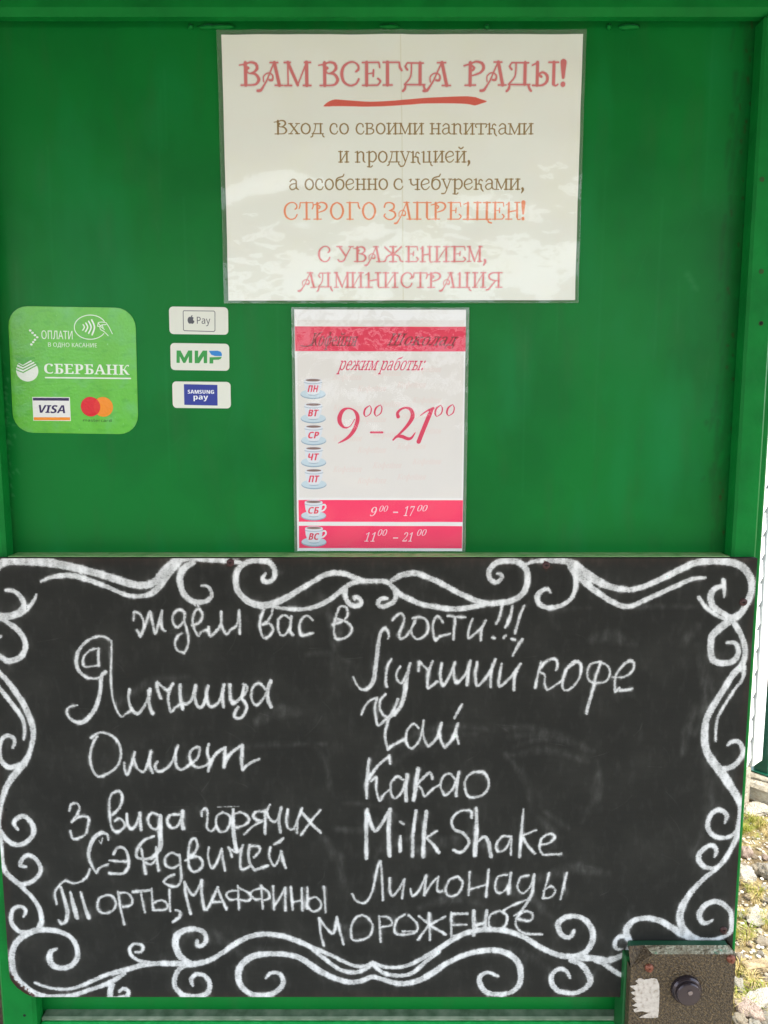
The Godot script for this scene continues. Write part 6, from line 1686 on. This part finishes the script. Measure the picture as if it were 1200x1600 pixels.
	cup.shape(PackedVector2Array([Vector2(14.2, 172), Vector2(36.5, 171.9), Vector2(35.7, 179.9), Vector2(33.2, 185.5), Vector2(30.8, 189.1), Vector2(19.6, 189.1), Vector2(17.3, 185.5), Vector2(14.9, 179.9)]))
	cup.oval(25.4, 171.6, 11.2, 2.7)
	rim.stroke(numbers("14.2 174 0.8 20.6 175.3 0.8 30.1 175.3 0.8 36.5 173.9 0.8"), true)
	rim.stroke(numbers("19.6 189.2 0.8 25.2 190 1 30.8 189.2 0.8"), true)
	coffee.oval(25.4, 171.2, 9.2, 1.5)
	saucer_edge.oval(25.3, 216.5, 15.7, 5.8)
	saucer.oval(25.3, 215.6, 15.4, 5.3)
	cup.shape(PackedVector2Array([Vector2(14.3, 199.5), Vector2(36.7, 199.5), Vector2(35.8, 207.5), Vector2(33.4, 213.1), Vector2(30.9, 216.8), Vector2(19.7, 216.8), Vector2(17.3, 213.2), Vector2(15, 207.5)]))
	cup.oval(25.5, 199.1, 11.2, 2.7)
	rim.stroke(numbers("14.3 201.5 0.8 20.7 202.9 0.8 30.3 202.9 0.8 36.7 201.5 0.8"), true)
	rim.stroke(numbers("19.7 216.9 0.8 25.3 217.6 1 30.9 216.8 0.8"), true)
	coffee.oval(25.5, 198.7, 9.2, 1.5)
	saucer_edge.oval(24.5, 256.2, 15.8, 5.8)
	saucer.oval(24.5, 255.2, 15.5, 5.3)
	cup.shape(PackedVector2Array([Vector2(13.4, 239), Vector2(36, 238.9), Vector2(35.1, 247.1), Vector2(32.6, 252.7), Vector2(30.2, 256.4), Vector2(18.9, 256.4), Vector2(16.5, 252.8), Vector2(14.2, 247.1)]))
	cup.oval(24.7, 238.6, 11.3, 2.7)
	rim.stroke(numbers("13.4 241 0.8 19.8 242.4 0.8 29.5 242.4 0.8 35.9 241 0.8"), true)
	rim.stroke(numbers("18.9 256.5 0.8 24.5 257.3 1 30.2 256.5 0.8"), true)
	coffee.oval(24.7, 238.2, 9.2, 1.5)
	handle.stroke(numbers("34.7 242.2 2.1 38.8 241.8 2.1 39.8 245.4 2.1 36.7 249.1 2.1 33.5 249.9 2.1"), true)
	saucer_edge.oval(24.6, 289.7, 15.9, 5.8)
	saucer.oval(24.6, 288.7, 15.5, 5.3)
	cup.shape(PackedVector2Array([Vector2(13.5, 272.4), Vector2(36.1, 272.3), Vector2(35.2, 280.5), Vector2(32.7, 286.2), Vector2(30.3, 289.9), Vector2(18.9, 290), Vector2(16.5, 286.3), Vector2(14.2, 280.5)]))
	cup.oval(24.8, 271.9, 11.3, 2.7)
	rim.stroke(numbers("13.4 274.4 0.8 19.9 275.8 0.8 29.6 275.8 0.8 36.1 274.3 0.8"), true)
	rim.stroke(numbers("18.9 290 0.8 24.6 290.8 1 30.3 290 0.8"), true)
	coffee.oval(24.8, 271.5, 9.3, 1.5)
	handle.stroke(numbers("34.8 275.6 2.1 38.9 275.2 2.1 39.9 278.8 2.1 36.8 282.5 2.1 33.6 283.4 2.1"), true)
	saucer_edge.lay_on(im, Color(0.55, 0.64, 0.72), 1.00)
	saucer.lay_on(im, Color(0.76, 0.82, 0.87), 1.00)
	handle.lay_on(im, Color(0.90, 0.90, 0.91), 1.00)
	cup.lay_on(im, Color(0.86, 0.87, 0.90), 1.00)
	rim.lay_on(im, Color(0.58, 0.65, 0.73), 0.90)
	coffee.lay_on(im, Color(0.47, 0.33, 0.30), 0.90)
	var days := Ink.new(iw, ih, s)
	days.word("ПН", sans_bold, 18.7, 93.7, 32, 101.8, 0.25, 0.08)
	days.word("ВТ", sans_bold, 18.7, 123.4, 32.1, 131.6, 0.25, 0.08)
	days.word("СР", sans_bold, 18.8, 150.6, 32.3, 158.8, 0.25, 0.08)
	days.word("ЧТ", sans_bold, 18.5, 177.5, 32, 185.9, 0.25, 0.08)
	days.word("ПТ", sans_bold, 18.6, 205.1, 32.2, 213.5, 0.25, 0.08)
	days.word("СБ", sans_bold, 17.8, 244.7, 31.4, 253.2, 0.25, 0.08)
	days.word("ВС", sans_bold, 17.8, 278.1, 31.5, 286.6, 0.25, 0.08)
	days.lay_on(im, Color(0.86, 0.10, 0.26), 1.00)
	var o := thing("opening_hours_sheet", "laminated opening hours sheet with coffee cups and crimson bands", "sign", Vector3(-0.1127, 1.6250, 0.0005))
	o.rotation.z = -0.002
	var n := noise(0.02, 2, 61)
	var bend := func(x: float, y: float) -> float: return 2.6 + 1.0 * n.get_noise_2d(x, y) + 1.2 * pow(absf(x / w - 0.5) * 2.0, 8.0)
	put("paper", sheet(3.6, 2.6, w - 4.0, h - 0.6, w, h, 0.0, bend), printed(im, 0.6), o)
	var milky := mat(Color(0.60, 0.66, 0.60, 0.32), 0.5)
	milky.transparency = BaseMaterial3D.TRANSPARENCY_ALPHA
	put("laminate_margin", sheet(0, 0, w, h, w, h, -0.7, bend), milky, o)
	film("laminate_film", sheet(0, 0, w, h, w, h, 0.7, bend), o, 62, [[0.52, 0.11, 0.34, 0.07, 0.9], [0.15, 0.03, 0.12, 0.05, 0.5], [0.62, 0.28, 0.30, 0.08, 0.2], [0.88, 0.16, 0.12, 0.12, 0.5]])


func make_payment_stickers() -> void:
	var iw := 8
	var ih := 8
	var s := 4.0
	var im: Image
	iw = int(155.5 * 4.0)
	ih = int(153.5 * 4.0)
	s = 4.0
	var pay := blank(iw, ih, Color(0.40, 0.74, 0.26))
	im = pay
	blotch(im, Color(0.38, 0.67, 0.16), field(iw, ih, 0.004, 3, 71, Vector2(1, 2)), 110, 240, 0.5)
	blotch(im, Color(0.42, 0.72, 0.44), field(iw, ih, 0.006, 4, 72), 130, 250, 0.6)
	blotch(im, Color(0.27, 0.58, 0.19), field(iw, ih, 0.02, 3, 73, Vector2(2, 1)), 150, 250, 0.35)
	blotch(im, Color(0.62, 0.85, 0.62), field(iw, ih, 0.05, 2, 74, Vector2(1, 2)), 222, 250, 0.6)  # pale spots painted in as glossy reflections
	var marks := Ink.new(iw, ih, s)
	marks.stroke(numbers("25.9 28.8 2.5 26.6 28.8 2.5"), false)
	marks.stroke(numbers("28.7 31.6 2.5 29.3 31.6 2.5"), false)
	marks.stroke(numbers("31.5 34.4 2.5 32.1 34.4 2.5"), false)
	marks.stroke(numbers("34.2 36.9 2.5 34.8 36.9 2.5"), false)
	marks.stroke(numbers("31.2 39.9 2.5 31.8 39.9 2.5"), false)
	marks.stroke(numbers("29.1 42.7 2.5 29.7 42.7 2.5"), false)
	marks.stroke(numbers("26.6 45.7 2.5 27.3 45.7 2.5"), false)
	marks.word("ОПЛАТИ", sans, 39.8, 28.5, 77.9, 38.8, 0.00, 0.00)
	marks.word("В ОДНО КАСАНИЕ", sans, 47.5, 42.9, 107.4, 49.2, 0.00, 0.00)
	marks.stroke(numbers("117.4 16.7 1 115.8 14.7 1 113.7 13 1 111.2 11.5 1 108.5 10.4 1 105.5 9.7 1 102.4 9.3 1 99.2 9.3 1 96 9.7 1 93 10.5 1 90.1 11.6 1 87.5 13 1 85.2 14.8 1 83.3 16.7 1 81.9 18.9 1 80.9 21.2 1 80.5 23.5 1 80.5 25.9 1 81.1 28.2 1 82.2 30.4 1 83.8 32.4 1 85.8 34.2 1 88.1 35.7 1 90.8 36.8 1 93.8 37.7 1 96.9 38.1 1 100.1 38.2 1 103.2 37.9 1 106.3 37.2 1 109.3 36.1 1 112 34.7 1 114.3 33.1 1 116.3 31.1 1"), true)
	marks.stroke(numbers("91.2 20.8 1.4 92.8 23.8 1.4 90.6 27.5 1.4"), true)
	marks.stroke(numbers("94.7 18.9 1.6 96.8 23.8 1.6 94 29.1 1.6"), true)
	marks.stroke(numbers("98.2 16.7 1.7 101 23.7 1.7 97.7 31.1 1.7"), true)
	marks.stroke(numbers("102 15 1.9 105.1 23.6 1.9 101.9 32.8 1.9"), true)
	marks.stroke(numbers("108.9 22.4 0.9 109.9 17.9 0.9 114.5 17.3 0.9 119.5 18.1 0.9 122.9 23.3 0.9 126.7 31.2 0.9"), false)
	marks.stroke(numbers("108.9 22.4 0.9 111.5 22.8 0.9 114.4 20.7 0.9 119.4 20.3 0.9"), false)
	marks.stroke(numbers("111.5 22.8 0.9 112.2 26.3 0.9 116.3 28.4 0.9 119.1 31.1 0.9 121.5 33.6 0.9"), false)
	marks.stroke(numbers("109.9 18.6 0.9 113.6 23.5 0.9 117.1 26.3 0.9"), false)
	marks.stroke(numbers("114.4 20.7 0.9 115.7 24.2 0.9"), false)
	marks.oval(20.5, 77.3, 13.7, 13.3)
	marks.word("СБЕРБАНК", serif_bold, 41.4, 68.4, 146.5, 80.6, 0.00, 0.00)
	marks.stroke(numbers("42.6 85.5 1.7 147.4 84.8 1.7"), false)
	marks.lay_on(im, Color(0.90, 0.91, 0.88), 1.00)
	var ground_tone := Ink.new(iw, ih, s)
	ground_tone.shape(PackedVector2Array([Vector2(5.6, 61.9), Vector2(9, 67.5), Vector2(15.3, 70.6), Vector2(26.7, 63.9), Vector2(30.8, 62.9), Vector2(30.9, 60.8)]))
	ground_tone.stroke(numbers("8.6 69 1.3 15.4 72.6 1.3 30.7 64.6 1.3"), false)
	ground_tone.stroke(numbers("6.1 72.3 1.3 15.4 76 1.3 32.8 67.2 1.3"), false)
	ground_tone.stroke(numbers("5.4 75.9 1.3 15.3 79.7 1.3 34.1 69.7 1.3"), false)
	ground_tone.lay_on(im, Color(0.33, 0.66, 0.24), 1.00)
	var card := Ink.new(iw, ih, s)
	card.shape(PackedVector2Array([Vector2(25.2, 109.4), Vector2(71.7, 108.9), Vector2(72, 138.2), Vector2(25.4, 138.5)]))
	card.lay_on(im, Color(0.90, 0.89, 0.88), 1.00)
	var violet := Ink.new(iw, ih, s)
	violet.shape(PackedVector2Array([Vector2(26, 110.4), Vector2(70.6, 109.9), Vector2(70.6, 113.3), Vector2(26, 113.7)]))
	violet.word("VISA", sans_bold, 33, 119, 65.2, 128.9, 0.22, 0.10)
	violet.lay_on(im, Color(0.20, 0.14, 0.33), 1.00)
	var amber := Ink.new(iw, ih, s)
	amber.shape(PackedVector2Array([Vector2(26, 134.3), Vector2(71, 133.7), Vector2(71, 137.4), Vector2(26, 137.9)]))
	amber.oval(112.7, 120.2, 12.2, 12.2)
	amber.lay_on(im, Color(0.93, 0.55, 0.13), 1.00)
	var scarlet := Ink.new(iw, ih, s)
	scarlet.oval(97, 120.2, 12.1, 12.1)
	scarlet.lay_on(im, Color(0.85, 0.12, 0.17), 1.00)
	var lens_tone := Ink.new(iw, ih, s)
	lens_tone.shape(PackedVector2Array([Vector2(105.1, 111), Vector2(108.5, 116), Vector2(108.9, 120.3), Vector2(107.9, 124.6), Vector2(104.5, 129.4), Vector2(101.5, 124.7), Vector2(100.6, 120.4), Vector2(101.8, 115.3)]))
	lens_tone.lay_on(im, Color(0.88, 0.22, 0.18), 0.60)
	var black_ink := Ink.new(iw, ih, s)
	black_ink.word("mastercard", sans, 87.1, 135.2, 122.3, 138.6, 0.00, 0.00)
	black_ink.lay_on(im, Color(0.12, 0.2, 0.1), 0.90)
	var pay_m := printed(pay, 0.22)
	pay_m.heightmap_enabled = true
	pay_m.heightmap_texture = noise_map("sticker_bubbles", 0.06, 3, [])
	pay_m.heightmap_scale = 0.012
	var pay_o := thing("payment_sticker", "large lime green payment sticker with rounded corners and white lettering", "sticker", Vector3(-0.4590, 1.6269, 0.0001))
	pay_o.rotation.z = -0.0160
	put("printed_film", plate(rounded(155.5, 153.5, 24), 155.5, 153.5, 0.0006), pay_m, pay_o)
	iw = int(72 * 6.0)
	ih = int(32.8 * 6.0)
	s = 6.0
	var strip_a := blank(iw, ih, Color(0.87, 0.87, 0.83))
	im = strip_a
	var strip_grey := Ink.new(iw, ih, s)
	strip_grey.stroke(numbers("17.9 4.8 0.8 54.8 4.7 0.8 56 6.2 0.8 55.7 27.7 0.8 54.4 29.1 0.8 18.3 28.5 0.8 17.1 27.3 0.8 17.2 6 0.8 17.9 4.8 0.8"), false)
	strip_grey.word("Pay", sans, 33.8, 11.8, 50.1, 22.8, 0.00, 0.00)
	strip_grey.oval(25.2, 16, 2.8, 4.1)
	strip_grey.oval(28, 16.1, 2.7, 4.1)
	strip_grey.shape(PackedVector2Array([Vector2(23.5, 13.9), Vector2(29.9, 13.8), Vector2(30.3, 17.2), Vector2(28.6, 19.6), Vector2(24.7, 19.6), Vector2(23.3, 17.3)]))
	strip_grey.stroke(numbers("26.8 12.1 0.8 27.5 11 1.4 28.4 10.4 0.6"), true)
	strip_grey.lay_on(im, Color(0.24, 0.24, 0.28), 0.90)
	var strip_bite := Ink.new(iw, ih, s)
	strip_bite.oval(30.7, 14.9, 1.6, 1.7)
	strip_bite.lay_on(im, Color(0.87, 0.87, 0.83), 1.00)
	var strip_a_m := printed(strip_a, 0.4)
	var strip_a_o := thing("payment_label", "small white label with a dark fruit mark in a thin grey frame", "sticker", Vector3(-0.2623, 1.6262, 0.0001))
	strip_a_o.rotation.z = -0.0120
	put("printed_film", plate(rounded(72, 32.8, 5), 72, 32.8, 0.0006), strip_a_m, strip_a_o)
	iw = int(72.2 * 6.0)
	ih = int(32.6 * 6.0)
	s = 6.0
	var strip_b := blank(iw, ih, Color(0.87, 0.87, 0.83))
	im = strip_b
	var leaf_green := Ink.new(iw, ih, s)
	leaf_green.shape(PackedVector2Array([Vector2(7.6, 8.9), Vector2(12.4, 8.8), Vector2(16.9, 17.4), Vector2(21.9, 8.7), Vector2(26.8, 8.6), Vector2(26.5, 23.6), Vector2(22.3, 23.6), Vector2(22.5, 15.6), Vector2(18.1, 23.7), Vector2(15.4, 23.7), Vector2(11.4, 15.8), Vector2(11.2, 23.8), Vector2(7.2, 23.8)]))
	leaf_green.shape(PackedVector2Array([Vector2(29.9, 8.7), Vector2(34.1, 8.7), Vector2(33.9, 17.2), Vector2(39.8, 8.6), Vector2(45.2, 8.5), Vector2(44.9, 23.6), Vector2(40.7, 23.7), Vector2(40.8, 15.3), Vector2(35.2, 23.8), Vector2(29.6, 23.9)]))
	leaf_green.shape(PackedVector2Array([Vector2(48, 16.5), Vector2(63, 15.9), Vector2(61.8, 18.1), Vector2(58.9, 19.3), Vector2(52.5, 19.5), Vector2(52.4, 23.9), Vector2(47.8, 24)]))
	leaf_green.lay_on(im, Color(0.18, 0.58, 0.24), 1.00)
	var sky_blue := Ink.new(iw, ih, s)
	sky_blue.shape(PackedVector2Array([Vector2(47.2, 8.8), Vector2(58, 8.5), Vector2(61.5, 9.5), Vector2(63.2, 12), Vector2(63, 14.9), Vector2(54.4, 14.8), Vector2(50.1, 13.3)]))
	sky_blue.lay_on(im, Color(0.13, 0.50, 0.80), 1.00)
	var strip_b_m := printed(strip_b, 0.4)
	var strip_b_o := thing("payment_label", "small white label with thick green letters and a blue swoosh", "sticker", Vector3(-0.2623, 1.5826, 0.0001))
	strip_b_o.rotation.z = -0.0140
	put("printed_film", plate(rounded(72.2, 32.6, 5), 72.2, 32.6, 0.0006), strip_b_m, strip_b_o)
	iw = int(72 * 6.0)
	ih = int(32.4 * 6.0)
	s = 6.0
	var strip_c := blank(iw, ih, Color(0.87, 0.87, 0.83))
	im = strip_c
	var deep_blue := Ink.new(iw, ih, s)
	deep_blue.shape(PackedVector2Array([Vector2(14.4, 3.2), Vector2(55.8, 3.7), Vector2(55.6, 29), Vector2(14.4, 28.5)]))
	deep_blue.lay_on(im, Color(0.13, 0.19, 0.58), 1.00)
	var white_mark := Ink.new(iw, ih, s)
	white_mark.word("SAMSUNG", sans_bold, 19, 10, 51.4, 14.7, 0.00, 0.10)
	white_mark.word("pay", sans_bold, 25.9, 16.9, 44.1, 23.9, 0.00, 0.00)
	white_mark.lay_on(im, Color(0.92, 0.92, 0.93), 1.00)
	var strip_c_m := printed(strip_c, 0.4)
	var strip_c_o := thing("payment_label", "small white label with a dark blue rectangle and white lettering", "sticker", Vector3(-0.2616, 1.5361, 0.0001))
	strip_c_o.rotation.z = -0.0100
	put("printed_film", plate(rounded(72, 32.4, 5), 72, 32.4, 0.0006), strip_c_m, strip_c_o)
